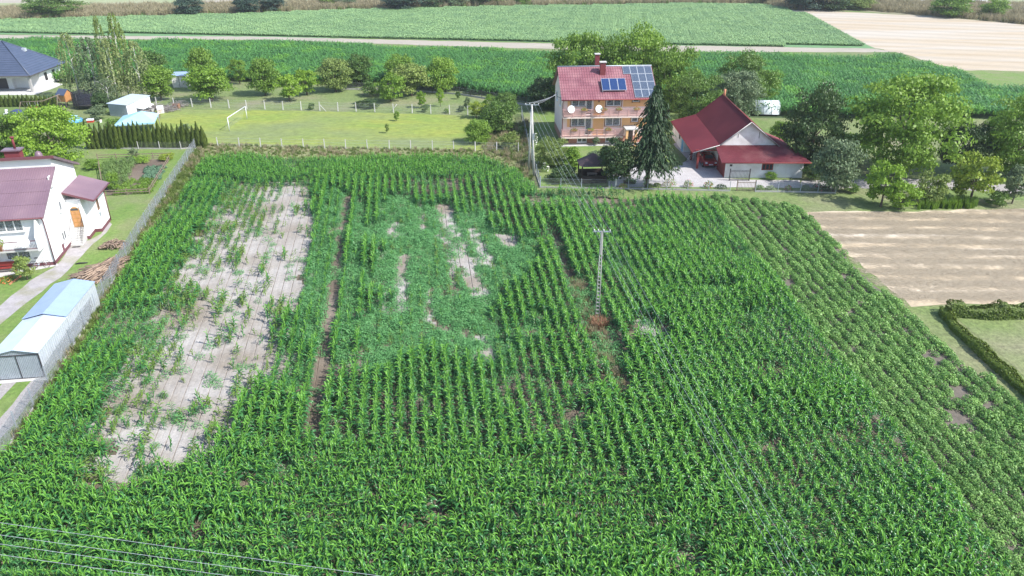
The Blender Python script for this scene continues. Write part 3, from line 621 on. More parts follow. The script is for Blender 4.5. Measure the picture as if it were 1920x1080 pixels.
def weeds():
    x, y = randin(cornW, 9)
    d = np.zeros(len(x)); cl = vnoise(x * 1.0, y * .5, 1.3, 44)
    t2 = inpoly(x + 4 * (vnoise(x, y, 2.6, 4) - .5), y + 8 * (vnoise(x, y, 3.1, 9) - .5), THIN2); d[t2] = np.where(cl[t2] > .12, 1, .7)
    t1 = inpoly(x, y, THIN1); d[t1] = np.where(cl[t1] > .78, .22, .01)
    for q, dn in (([(585, 345), (645, 352), (640, 430), (618, 520), (600, 640), (560, 720), (520, 760), (545, 640), (575, 540), (590, 430)], .9),
                  ([(655, 385), (684, 385), (676, 560), (648, 690), (625, 690), (640, 520)], .75),
                  ([(1130, 470), (1240, 470), (1400, 520), (1440, 590), (1330, 560), (1220, 520), (1150, 520)], .55), ([(1330, 400), (1380, 400), (1560, 640), (1500, 620)], .6),
                  ([(680, 372), (840, 366), (1000, 440), (1010, 560), (960, 720), (760, 740), (670, 600)], .5), ([(430, 350), (470, 350), (400, 430), (330, 560), (300, 640), (270, 620), (340, 500), (400, 400)], .10), ([(940, 430), (1000, 470), (1050, 600), (1000, 660), (940, 640)], .5), ([(250, 560), (300, 520), (310, 620), (260, 660)], .3), ([(385, 680), (415, 680), (410, 740), (380, 740)], .9), ([(0, 1000), (260, 1010), (560, 1060), (700, 1160), (0, 1160)], .5)):
        k = inpoly(x, y, Pm(q)); d[k] = np.maximum(d[k], dn * (cl[k] > .2))
    for s_ in STRIPS: d[inpoly(x, y, s_)] *= .06
    d[inpoly(x, y, EMPTY1)] *= .12
    k = NP.random(len(x)) < d + np.where(t1, .01, .16) * (vnoise(x, y, 2.2, 77) > .35)
    k &= (plist_dist(x, y, TR1) > .4) | (NP.random(len(x)) < .45)
    k |= (plist_dist(x, y, TR2w) < 1.0) & (NP.random(len(x)) < .3)
    return x[k], y[k]
wx, wy = weeds(); wn = len(wx)
scatter('weed_growth', np.stack([wx, wy, np.full(wn, .03)], 1), weed_src, 'soft pale green weeds spreading between the thin corn rows', 'weeds', np.stack([NP.uniform(.8, 1.4, wn)] * 2 + [NP.uniform(.7, 1.5, wn) * (.6 + .9 * vnoise(wx, wy, 1.8, 91))], 1), nvar=3)
# potatoes in ridges
pot_src = source_set('potato_shapes', [clump_mesh('potato_shape_%d' % i, 170, .38, .42, .125, LF['potato'], 60 + i, up=.9, narrow=.6) for i in range(4)])
def potatoes():
    p = np.asarray(potW); X = []; Y = []
    us = rowu(p[:, 0], p[:, 1])
    for i in range(int(us.min() / .92), int(us.max() / .92) + 1):
        y = np.arange(20, 82, .36) + NP.uniform(-.08, .08, len(np.arange(20, 82, .36))); X.append(rowx(i * .92 + NP.normal(0, .06, len(y)), y)); Y.append(y)
    x = np.concatenate(X); y = np.concatenate(Y); k = inpoly(x, y, p); x = x[k]; y = y[k]
    gap = vnoise(x * 1.2, y * .45, .9, 71); k = NP.random(len(x)) < np.where(gap > .88, .4, .98); x = x[k]; y = y[k]
    return x, y
qx, qy = potatoes(); qn = len(qx)
scatter('potato_foliage', np.stack([qx, qy, np.full(qn, .05)], 1), pot_src, 'bushy potato foliage in ridged rows right of the corn', 'potato crop', NP.uniform(.75, 1.35, qn) * (.8 + .4 * vnoise(qx, qy, 1.3, 5)), nvar=4)

# distant crops: patches of plants
def patch_mesh(name, size, rows, per, H, ls, m, seed, leaves=6, narrow=.28):
    r_ = np.random.default_rng(seed); V = []; 
    ps = [(-size / 2 + (i + .5) * size / rows, -size / 2 + (j + .5) * size / per) for i in range(rows) for j in range(per)]
    for x, y in ps:
        x += r_.normal(0, .06); y += r_.normal(0, .08); h = H * r_.uniform(.8, 1.12)
        for q in range(leaves):
            a = r_.uniform(0, 6.28); z = h * (.35 + .6 * q / leaves); l_ = ls * r_.uniform(.7, 1.2); w_ = ls * narrow / 2
            dx, dy = math.cos(a), math.sin(a); up = .75 - .25 * r_.random()
            p0 = np.array([x, y, z]); p1 = p0 + np.array([dx * l_ * .5, dy * l_ * .5, l_ * up * .6]); p2 = p0 + np.array([dx * l_ * .95, dy * l_ * .95, l_ * up * .35])
            s = np.array([-dy, dx, 0]) * w_
            V += [p0 - s * .5, p0 + s * .5, p1 + s, p1 - s, p1 - s, p1 + s, p2 + s * .15, p2 - s * .15]
    V = np.array(V); return npmesh(name, V, np.arange(len(V)).reshape(-1, 4), m)
far_src = source_set('far_corn_patches', [patch_mesh('far_corn_patch_%d' % i, 3.0, 4, 12, 1.9, .75, [LF['far_corn'], LF['far_corn_light']][i == 3], 80 + i, 7, .22) for i in range(4)])
low_src = source_set('far_crop_patches', [patch_mesh('far_crop_patch_%d' % i, 4.0, 8, 14, .55, .5, LF['far_crop'], 90 + i, 4, .6) for i in range(3)])
def grid_in(poly, step, ang=0.0):
    p = np.asarray(poly); c, s = math.cos(ang), math.sin(ang); u = p[:, 0] * c + p[:, 1] * s; v = -p[:, 0] * s + p[:, 1] * c
    U, V = np.meshgrid(np.arange(u.min(), u.max(), step), np.arange(v.min(), v.max(), step)); U = U.ravel(); V = V.ravel()
    x = U * c - V * s; y = U * s + V * c; k = inpoly(x, y, p); return x[k], y[k]
fx, fy = grid_in(W(far_corn_px), 2.9, R(-8))
hz = .85 + .3 * vnoise(fx, fy, 14, 3)
scatter('far_corn_crop', np.stack([fx, fy, np.full(len(fx), .03)], 1), far_src, 'tall green corn crop in the long field beyond the orchard and the houses', 'corn crop', np.stack([np.ones(len(fx))] * 2 + [hz], 1), rotz=R(-8) + NP.integers(0, 2, len(fx)) * math.pi, nvar=4)
lx, ly = grid_in(W([(-300, 44), (330, 31), (700, 19), (1050, 12), (1300, 8), (1440, 10), (1500, 26), (1560, 52), (1630, 88), (1300, 84), (700, 70), (-300, 57)]), 3.9, R(-8))
scatter('far_low_crop', np.stack([lx, ly, np.full(len(lx), .02)], 1), low_src, 'low even green crop in the far field behind the pale farm track', 'field crop', np.stack([np.ones(len(lx))] * 2 + [.9 + .3 * vnoise(lx, ly, 20, 4)], 1), rotz=R(-8) + NP.integers(0, 2, len(lx)) * math.pi, nvar=3)

# rough grass
tuft_src = source_set('tufts', [tuft_mesh('dry_tuft_%d' % i, 40, .22, .62, .022, LF['drygrass'], 100 + i) for i in range(2)] + [tuft_mesh('green_tuft_%d' % i, 46, .22, .38, .026, LF['grassblade'], 110 + i) for i in range(2)])
def tufts(name, px, dens, pdry, label, s0=.7, s1=1.3, world=None):
    x, y = randin(world or W(px), dens); n_ = len(x); dry = NP.random(n_) < pdry * (.4 + 1.2 * vnoise(x, y, 3, 12))
    vid = np.where(dry, NP.integers(0, 2, n_), NP.integers(2, 4, n_))
    return scatter(name, np.stack([x, y, np.full(n_, .01)], 1), tuft_src, label, 'grass', NP.uniform(s0, s1, n_), tilt=.12, vid=vid)
tufts('dry_margin_grass', [(375, 270), (600, 276), (980, 284), (985, 316), (960, 316), (600, 303), (470, 300), (388, 312), (372, 290)], 6, .28, 'dry straw coloured grass between the wire fence and the far edge of the corn', .4, 1.0)
tufts('fence_side_grass', [(373, 270), (385, 300), (325, 385), (265, 480), (208, 570), (135, 690), (70, 790), (5, 875), (-40, 940), (-40, 900), (0, 862), (90, 724), (180, 582), (262, 442), (330, 335)], 9, .12, 'rough grass growing in the strip between the wire fence and the corn')
tufts('pole_strip_grass', None, 7, .55, 'yellowish grass and dead stems around the foot of the lattice pole', .6, 1.2, world=W([(1062, 520), (1085, 520), (1170, 700), (1180, 790), (1150, 790), (1105, 640)]))
tufts('bank_grass', [(-100, 22), (330, 12), (700, 4), (1050, -2), (1400, -2), (1500, 2), (1930, 12), (2000, 50), (1920, 46), (1750, 30), (1600, 18), (1470, 18), (1400, 6), (1050, 11), (700, 17), (330, 29), (-100, 44)], .9, .95, 'pale dry weeds and tall grass along the bank behind the far fields', 2.2, 4.2)
tufts('yard_edge_grass', [(905, 240), (990, 230), (1000, 340), (980, 335), (960, 300), (905, 280)], 3.0, .4, 'tall meadow grass left of the twin leg power pole', .8, 1.6)
tufts('corner_grass', [(-60, 1030), (240, 1045), (120, 1160), (-100, 1160)], 6, .2, 'rough grass at the near left corner of the corn')
# straw on the near stubble
ss = []
for i in range(2):
    r_ = np.random.default_rng(130 + i); V = []
    for q in range(56):
        c = np.array([r_.uniform(-1.5, 1.5), r_.normal(0, .34), r_.uniform(.005, .05)]); a = r_.normal(0, .5); l_ = r_.uniform(.10, .24); d = np.array([math.cos(a) * l_, math.sin(a) * l_, r_.normal(0, .04)]); s = np.array([-math.sin(a), math.cos(a), 0]) * .014
        V += [c - d - s, c - d + s, c + d + s, c + d - s]
    V = np.array(V); V[:, 2] = np.maximum(V[:, 2], .005); ss.append(npmesh('straw_shape_%d' % i, V, np.arange(len(V)).reshape(-1, 4), M['straw']))
straw_src = source_set('straw_shapes', ss)
stW = W([(1515, 402), (1700, 398), (1960, 392), (2050, 560), (1960, 562), (1770, 570), (1715, 574), (1640, 518)])
sx, sy = randin(stW, 12); rowp = np.abs(((sy + .05 * sx + .12 * np.sin(sx * .25)) / 2.4) % 1 - .5) * 2
k = NP.random(len(sx)) < np.where(rowp + NP.normal(0, .12, len(sx)) > .62, .95, .25); sx = sx[k]; sy = sy[k]
scatter('straw_litter', np.stack([sx, sy, np.full(len(sx), .015)], 1), straw_src, 'loose pale straw lying in swaths across the near stubble field', 'straw', NP.uniform(.5, .85, len(sx)), rotz=NP.normal(-.05, .25, len(sx)), nvar=2)

# ------------------------------------------------------------------ trees and shrubs
def crown_mesh(name, seed, clumps=46, per=110, leaf=.10, cr=(.26, .42), flat=1.0, hole=.0, lift=.0, taper=0.0):
    """unit crown: leaf quads in puffs on and inside an uneven ellipsoid (-1..1)"""
    r_ = np.random.default_rng(seed); V = []; lob = r_.normal(0, 1, (5, 3)); lob /= np.linalg.norm(lob, axis=1)[:, None]
    C = []
    for i in range(clumps):
        d = r_.normal(0, 1, 3); d /= np.linalg.norm(d); d[2] = d[2] * .9 + lift
        k = r_.uniform(.45, .86) * (1 + .22 * max(0, (lob @ d).max() - .6) / .4 - .12)
        if taper: k *= 1 - taper * max(0, d[2]) * .0
        C.append((d * k, r_.uniform(*cr)))
    for c, rad in C:
        if taper: c = c * np.array([1 - taper * (c[2] + 1) / 2, 1 - taper * (c[2] + 1) / 2, 1])
        nrm = r_.normal(0, 1, (per, 3)); nrm /= np.linalg.norm(nrm, axis=1)[:, None]; nrm[:, 2] = np.abs(nrm[:, 2]) * .8 + nrm[:, 2] * .2
        rr = rad * r_.uniform(.45, 1.12, per)[:, None]; p = c + nrm * rr * np.array([1, 1, .75])
        d = nrm + r_.normal(0, .55, (per, 3)); d /= np.linalg.norm(d, axis=1)[:, None]
        t = np.cross(d, r_.normal(0, 1, (per, 3))); t /= np.linalg.norm(t, axis=1)[:, None]; b = np.cross(d, t)
        s = leaf * r_.uniform(.5, 1.35, per)[:, None]
        V.append(np.stack([p - t * s * .5, p + b * s * .36, p + t * s * .5, p - b * s * .36], 1).reshape(-1, 3))
    V = np.concatenate(V); m = np.quantile(np.abs(V[:, :2]), .985); V[:, :2] *= 1 / m; V[:, 2] /= np.quantile(np.abs(V[:, 2]), .99)
    return npmesh(name, V, np.arange(len(V)).reshape(-1, 4), LF['mid'])
def trunk_mesh(name, seed, mt, lime=False, limbs=6):
    """unit trunk: height 1 up to the crown centre, limbs into the crown (x,y in units of crown radius handled by scale)"""
    r_ = random.Random(seed); b = MB(); top = 1.25
    bend = [(0, 0, 0), (r_.uniform(-.03, .03), r_.uniform(-.03, .03), .35), (r_.uniform(-.06, .06), r_.uniform(-.06, .06), .75), (r_.uniform(-.1, .1), r_.uniform(-.1, .1), top)]
    b.tube([bend[0], bend[1]], [.085, .065], 8, mi=1 if lime else 0, cap=False)
    b.tube(bend[1:], [.065, .05, .015], 8)
    for i in range(limbs):
        a = i * 2.4 + r_.uniform(-.3, .3); z = r_.uniform(.4, .85); l_ = r_.uniform(.3, .6)
        b.tube([(0, 0, z), (math.cos(a) * l_ * .5, math.sin(a) * l_ * .5, z + .18), (math.cos(a) * l_, math.sin(a) * l_, z + r_.uniform(.3, .5))], [.035, .022, .008], 5, cap=False)
    me = b.mesh(name); me.materials.append(mt); me.materials.append(M['lime']); return me
CR = {'round': [crown_mesh('round_crown_%d' % i, 200 + i, 56, 150, .082) for i in range(3)],
      'big': [crown_mesh('big_crown_%d' % i, 210 + i, 130, 130, .052, (.15, .30)) for i in range(3)],
      'loose': [crown_mesh('loose_crown_%d' % i, 220 + i, 38, 95, .10, (.2, .36)) for i in range(3)],
      'shrub': [crown_mesh('shrub_crown_%d' % i, 230 + i, 26, 90, .13, (.3, .45), lift=.1) for i in range(3)],
      'cone': [crown_mesh('cone_crown_%d' % i, 240 + i, 40, 90, .12, (.25, .36), taper=.75) for i in range(2)]}
TRK = [trunk_mesh('trunk_shape_%d' % i, 300 + i, M['bark']) for i in range(3)]
TRKL = [trunk_mesh('limed_trunk_shape_%d' % i, 310 + i, M['bark'], True) for i in range(2)]
tcount = [0]
def omat(o, m):
    if len(o.data.materials) == 0: o.data.materials.append(m)
    o.material_slots[0].link = 'OBJECT'; o.material_slots[0].material = m
def tree(name, label, cat, px, py, top, hw, leafname, kind='round', group=None, lift=.28, trunk=True, lime=False, dx=0, low=None, depthk=1.0):
    """tree standing at a ground pixel; top = pixel row of its tip, hw = half width in pixels"""
    x, y = G(px, py); H = hgt(px, py, top); r_ = hw / ppm(px, py); i = tcount[0]; tcount[0] += 1
    t = thing(name, label, cat, (x, y, 0), 0, group)
    base = H * lift * .55 if trunk else 0.0
    hh = (H - base) / 2; zc = base + hh
    if trunk:
        me = (TRKL if lime else TRK)[i % (2 if lime else 3)]
        k = bpy.data.objects.new('trunk', me); link(k, t); k.scale = (r_ * .75, r_ * .75, zc); 
        tw = max(.55, min(1.0, .22 / (.085 * r_ * .75 + 1e-6))) if r_ > 3.4 else 1.0
        k.rotation_euler = (0, 0, i * 1.3)
    c = bpy.data.objects.new('crown' if trunk else 'foliage', CR[kind][i % len(CR[kind])]); link(c, t)
    c.location = (dx, 0, zc); c.scale = (r_, r_ * depthk, hh); c.rotation_euler = (0, 0, i * 2.1); omat(c, LF[leafname])
    if not trunk: c.location.z = hh * .9
    return t
O = 'orchard trees between the meadow and the far corn'
T = tree
T('fruit_tree', 'dense fresh green walnut-like tree just right of the birches', 'tree', 303, 188, 126, 30, 'fresh', 'round', O, .18)
T('fruit_tree', 'vivid bright green round tree right of the small tin shed', 'tree', 398, 190, 124, 36, 'bright', 'round', O, .12)
T('fruit_tree', 'taller green tree right behind the vivid bright round tree', 'tree', 385, 170, 92, 25, 'fresh', 'round', O, .15)
T('fruit_tree', 'dark green tree behind the birches touching the far corn', 'tree', 290, 158, 98, 28, 'mid', 'round', O, .1)
T('fruit_tree', 'small airy pale tree first right of the vivid bright tree', 'tree', 450, 158, 112, 17, 'fresh', 'loose', O, .2)
T('fruit_tree', 'dark green bushy tree at the left of the two yellow green ones', 'tree', 498, 179, 112, 27, 'fresh', 'round', O, .12)
T('fruit_tree', 'light yellow green low tree nearest the meadow fence', 'tree', 543, 190, 142, 25, 'bright', 'loose', O, .15)
T('fruit_tree', 'bright yellow green tree with a spreading crown, partly behind its neighbour', 'tree', 576, 178, 132, 24, 'bright', 'loose', O, .15)
T('fruit_tree', 'grey green airy tree in the middle of the orchard', 'tree', 630, 172, 112, 31, 'olive', 'round', O, .12)
T('fruit_tree', 'deep green tree behind the grey green one, against the corn', 'tree', 674, 162, 104, 27, 'mid', 'round', O, .08)
T('shrub', 'dusky bush between the deep green tree and the brightest fruit tree', 'bush', 698, 180, 152, 18, 'mid', 'shrub', None, 0, False)
T('fruit_tree', 'brightest lime green tree in the front row of the orchard', 'tree', 733, 190, 140, 25, 'bright', 'loose', O, .1)
T('fruit_tree', 'tall pale green tree behind the lime green one', 'tree', 750, 160, 104, 27, 'fresh', 'round', O, .1)
T('fruit_tree', 'broad olive green tree right of the lime green one', 'tree', 772, 180, 120, 33, 'olive', 'round', O, .15)
T('fruit_tree', 'large green tree at the right end of the orchard', 'tree', 830, 174, 110, 28, 'fresh', 'round', O, .12)
T('sapling', 'young slim tree with bright leaves by the meadow fence', 'sapling', 790, 203, 172, 9, 'bright', 'loose', None, .2)
T('sapling', 'taller bright young tree beyond the fence, right of the slim one', 'sapling', 826, 200, 166, 7, 'bright', 'loose', None, .3)
T('sapling', 'tiny sapling standing alone in the flowering meadow', 'sapling', 744, 227, 209, 5, 'fresh', 'loose', None, .2)
T('sapling', 'faint thin sapling in the meadow below the bushes', 'sapling', 726, 250, 232, 4, 'olive', 'loose', None, .2)
T('sapling', 'small dark sapling in front of the right orchard corner', 'sapling', 859, 186, 172, 5, 'mid', 'loose', None, .2)
T('sapling', 'grey thin sapling left of the yellow crowned shrub', 'sapling', 876, 207, 183, 6, 'grey', 'loose', None, .2)
T('shrub', 'low round dark bush on the orchard grass, left one of a pair', 'bush', 673, 202, 188, 11, 'dark', 'shrub', None, 0, False)
T('shrub', 'wide low dark bush on the orchard grass, right one of a pair', 'bush', 695, 203, 186, 16, 'dark', 'shrub', None, 0, False)
T('shrub', 'tiny ball shaped bush near the braced fence post', 'bush', 584, 206, 193, 6, 'mid', 'shrub', None, 0, False)
T('shrub', 'small bush at the foot of the slim young tree', 'bush', 796, 210, 195, 8, 'mid', 'shrub', None, 0, False)
T('shrub', 'very small bush behind the fence right of the taller sapling', 'bush', 838, 212, 203, 5, 'fresh', 'shrub', None, 0, False)
T('shrub', 'dark small bush leaning on a meadow fence post', 'bush', 864, 210, 198, 6, 'dark', 'shrub', None, 0, False)
T('shrub', 'yellow crowned shrub at the right end of the meadow', 'bush', 893, 222, 192, 16, 'yellow', 'loose', None, .2)
T('shrub', 'dark bush under the yellow crowned shrub', 'bush', 912, 224, 200, 14, 'dark', 'shrub', None, 0, False)
T('shrub', 'fresh green rounded bush at the right end of the meadow near the corn', 'bush', 897, 268, 224, 24, 'fresh', 'round', None, 0, False)
T('shrub', 'big dense dark shrub mass left of the twin leg power pole', 'bush', 935, 250, 190, 32, 'mid', 'round', None, 0, False)
T('shrub', 'tall dark shrub behind the dense mass near the back fence', 'bush', 948, 222, 172, 22, 'mid', 'round', None, 0, False)
T('shrub', 'light green shrub top rising over the shrub mass', 'bush', 918, 215, 178, 16, 'fresh', 'loose', None, 0, False)
T('shrub', 'elder bush with creamy leaves close to the fence corner', 'bush', 953, 279, 246, 18, 'olive', 'shrub', None, 0, False)
B = 'large trees behind the orange house'
T('broadleaf_tree', 'huge green tree towering behind the chimneys of the orange house', 'tree', 1190, 208, 52, 64, 'fresh', 'big', B, .1)
T('broadleaf_tree', 'big green tree behind the left end of the orange house', 'tree', 1085, 204, 66, 56, 'fresh', 'big', B, .05)
T('broadleaf_tree', 'bright tall tree right behind the roof with the solar array', 'tree', 1250, 222, 88, 46, 'fresh', 'big', B, .05)
T('broadleaf_tree', 'mid green tree joining the two biggest crowns behind the orange house', 'tree', 1138, 206, 74, 44, 'fresh', 'big', B, 0)
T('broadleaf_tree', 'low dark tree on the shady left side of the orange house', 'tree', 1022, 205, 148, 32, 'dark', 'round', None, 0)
T('broadleaf_tree', 'dark tree between the spruce and the barn roof', 'tree', 1300, 240, 140, 42, 'mid', 'big', None, .1)
T('broadleaf_tree', 'round dark topped tree behind the barn near the corn', 'tree', 1386, 200, 99, 50, 'mid', 'big', None, .1)
T('broadleaf_tree', 'silvery green tree directly behind the barn ridge', 'tree', 1375, 226, 136, 46, 'grey', 'big', None, .05)
T('broadleaf_tree', 'fresh tree between the silvery tree and the polytunnel', 'tree', 1428, 198, 134, 30, 'fresh', 'round', None, .1)
T('broadleaf_tree', 'dense dark walnut tree right of the barn', 'tree', 1515, 318, 163, 58, 'dark', 'big', None, .08)
T('broadleaf_tree', 'largest tree of the row with a limewashed trunk, sunlit on its right side', 'tree', 1682, 326, 146, 93, 'fresh', 'big', None, .12, True, True)
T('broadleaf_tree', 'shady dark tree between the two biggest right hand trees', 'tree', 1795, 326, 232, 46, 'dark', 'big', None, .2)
T('broadleaf_tree', 'wide sunlit tree at the right edge of the photo', 'tree', 1893, 330, 178, 68, 'fresh', 'big', None, .12)
T('fruit_tree', 'grey green apple tree by the gravel lane right of the barn', 'tree', 1562, 360, 266, 42, 'grey', 'round', None, .14)
F_ = 'young trees on the grass by the stubble field'
T('young_tree', 'bright young walnut with one spreading branch, left of the low one', 'tree', 1651, 388, 308, 36, 'bright', 'loose', F_, .22)
T('young_tree', 'low bushy light green tree in front of the bright young walnut', 'tree', 1686, 392, 344, 31, 'bright', 'loose', F_, .12)
T('young_tree', 'dull green small fruit tree with a leaning trunk', 'tree', 1737, 382, 326, 28, 'olive', 'loose', F_, .2)
T('young_tree', 'taller yellow green tree with open branches near the right edge', 'tree', 1818, 380, 293, 44, 'yellow', 'loose', F_, .2)
T('young_tree', 'silver grey leaved small tree at the far right', 'tree', 1897, 382, 312, 24, 'grey', 'loose', F_, .25)
T('shrub', 'dark bush between the yellow green tree and the silver tree', 'bush', 1866, 386, 358, 19, 'mid', 'shrub', None, 0, False)
T('shrub', 'brown rounded dead bush beside the tall grass strip', 'bush', 1795, 381, 364, 13, 'olive', 'shrub', None, 0, False)
T('shrub', 'low dark green bush at the roadside under the apple tree', 'bush', 1596, 361, 343, 15, 'mid', 'shrub', None, 0, False)
T('shrub', 'thick green undergrowth bush between the walnut and the biggest tree', 'bush', 1592, 300, 250, 34, 'bright', 'round', None, 0, False)
T('shrub', 'dark bush against the right end wall of the barn annex', 'bush', 1522, 337, 300, 18, 'mid', 'shrub', None, 0, False)
T('shrub', 'small leafy bush growing at the annex wall under its window', 'bush', 1446, 337, 322, 11, 'fresh', 'shrub', None, 0, False)
T('shrub', 'light green vine covered bush behind the barn near the polytunnel', 'bush', 1466, 262, 228, 22, 'fresh', 'round', None, 0, False)
# around the orange house
T('willow_shrub', 'big round willow shrub with fine pale twigs at the garden corner', 'bush', 1033, 312, 257, 29, 'olive', 'big', None, 0, False)
T('shrub', 'yellow tipped egg shaped conifer right of the willow shrub', 'bush', 1073, 316, 275, 17, 'bright', 'cone', None, 0, False)
T('shrub', 'dark low spreading juniper below the willow shrub', 'bush', 1052, 340, 314, 27, 'dark', 'shrub', None, 0, False)
T('weeping_tree', 'dark weeping tree with whitewashed trunk beside the gazebo', 'tree', 1154, 350, 262, 31, 'dark', 'round', None, .28, True, True)
T('shrub', 'clipped ball topiary on a short stem in front of the basement window', 'bush', 1117, 273, 257, 6.5, 'grey', 'round', None, .25)
T('shrub', 'pale flowering shrub behind the gazebo roof', 'bush', 1112, 302, 284, 17, 'grey', 'shrub', None, 0, False)
T('shrub', 'yellowish shrub between the gazebo and the weeping tree', 'bush', 1141, 340, 314, 10, 'yellow', 'shrub', None, 0, False)
T('shrub', 'leafy shrub right of the whitewashed trunk by the fence', 'bush', 1172, 335, 312, 12, 'olive', 'shrub', None, 0, False)
# left plot
T('broadleaf_tree', 'big bright green tree directly behind the white house', 'tree', 108, 312, 203, 62, 'bright', 'big', None, .06)
T('broadleaf_tree', 'dark green tree at the left edge behind the white house chimney', 'tree', 12, 318, 214, 44, 'mid', 'big', None, .05)
T('shrub', 'hazel bush at the corner of the vegetable garden', 'bush', 176, 318, 298, 14, 'fresh', 'shrub', None, 0, False)
T('shrub', 'bright bush at the back of the vegetable garden near the fence', 'bush', 312, 300, 288, 14, 'yellow', 'shrub', None, 0, False)
T('shrub', 'thin grey sapling bush on the grass behind the vegetable garden', 'bush', 252, 297, 278, 10, 'grey', 'loose', None, 0, False)
T('shrub', 'yellow olive ball shaped shrub in front of the white house', 'bush', 52, 525, 482, 17, 'olive', 'shrub', None, .12)
T('shrub', 'climbing bush on the porch corner by the vegetable garden', 'bush', 214, 358, 322, 11, 'fresh', 'shrub', None, 0, False)
T('shrub', 'silver leaved bush between the trampoline and the large tin shed', 'bush', 184, 224, 196, 16, 'grey', 'shrub', None, 0, False)
T('shrub', 'dark bush filling the gap left of the large tin shed', 'bush', 193, 212, 172, 14, 'dark', 'round', None, 0, False)
T('shrub', 'leafy bush in front of the thujas near the blue canopy', 'bush', 213, 245, 222, 14, 'fresh', 'shrub', None, 0, False)
T('shrub', 'grey bush with white blossoms behind the thuja hedge', 'bush', 346, 252, 232, 12, 'grey', 'shrub', None, 0, False)
# far trees
T('broadleaf_tree', 'spreading green tree at the top left on the dry bank', 'tree', 103, 33, -12, 48, 'mid', 'big', None, .1)
T('round_tree', 'dark ball shaped tree at the top, left one of three', 'tree', 357, 28, -8, 25, 'blue', 'round', 'dark ball shaped trees on the far bank', 0)
T('round_tree', 'dark ball shaped tree at the top, middle one of three', 'tree', 466, 25, -10, 25, 'blue', 'round', 'dark ball shaped trees on the far bank', 0)
T('round_tree', 'dark ball shaped tree at the top, right one of three', 'tree', 512, 21, -10, 22, 'blue', 'round', 'dark ball shaped trees on the far bank', 0)
for k, (a, b_, c_, d_, lf, lb) in enumerate([(618, 12, -12, 18, 'fresh', 'lighter bush on the far bank left of the dark thicket'), (650, 12, -8, 22, 'grey', 'greyish bush on the far bank beside the lighter bush'),
    (755, 17, -14, 36, 'blue', 'widest dark thicket bush on the far bank'), (812, 14, -12, 22, 'dark', 'dark bush right of the widest thicket bush'), (855, 12, -14, 26, 'grey', 'dull green bush in the far thicket'),
    (905, 11, -14, 24, 'dark', 'dark bush near the right end of the far thicket'), (938, 10, -12, 18, 'olive', 'brownish bush at the right end of the far thicket'), (980, 10, -10, 15, 'fresh', 'small green bush standing apart right of the far thicket'),
    (1508, 18, -30, 38, 'blue', 'very dark tall tree at the corner of the far stubble field'), (1560, 19, -18, 34, 'dark', 'dark tree right of the very dark one at the stubble corner'), (1610, 18, -8, 26, 'olive', 'low grey green bush at the top of the stubble field'),
    (1440, 8, -20, 22, 'dark', 'dark tree left of the stubble corner at the top edge'), (1780, 32, -8, 34, 'fresh', 'large bright bush at the upper edge of the stubble field'), (1862, 34, -2, 21, 'fresh', 'rounded bush right of the large bright one by the rubble')]):
    T('far_bush' if d_ < 30 else 'far_tree', lb, 'bush' if d_ < 30 else 'tree', a, b_, c_, d_, lf, 'round', None, 0, d_ > 30)

# birches: thin white stems, hanging strands of small leaves
def birch_crown(name, seed, strands=250, per=13):
    r_ = np.random.default_rng(seed); V = []
    for i in range(strands):
        z = r_.uniform(-.75, 1.0); rm = .95 * math.sqrt(max(.02, 1 - ((z + .25) / 1.28) ** 2)) if z > -.25 else .95
        a = r_.uniform(0, 6.28); rr = rm * math.sqrt(r_.uniform(.08, 1)); l_ = r_.uniform(.12, .38) * (1.1 - z * .4); x, y = rr * math.cos(a), rr * math.sin(a)
        t = np.linspace(0, 1, per)[:, None]; p = np.concatenate([x * (1 + .12 * t), y * (1 + .12 * t), z - l_ * t ** 1.2], 1) + r_.normal(0, .02, (per, 3))
        d = r_.normal(0, 1, (per, 3)); d /= np.linalg.norm(d, axis=1)[:, None]; u = np.cross(d, r_.normal(0, 1, (per, 3))); u /= np.linalg.norm(u, axis=1)[:, None]; v = np.cross(d, u)
        s = .055 * r_.uniform(.6, 1.3, per)[:, None]; k = np.array([1, 1, .55])
        V.append(np.stack([p - u * s * k, p + v * s * .8 * k, p + u * s * k, p - v * s * .8 * k], 1).reshape(-1, 3))
    V = np.concatenate(V); V[:, 2] = np.clip(V[:, 2], -1.05, 1.05); return npmesh(name, V, np.arange(len(V)).reshape(-1, 4), LF['birchleaf'])
BC = [birch_crown('birch_crown_%d' % i, 400 + i) for i in range(3)]
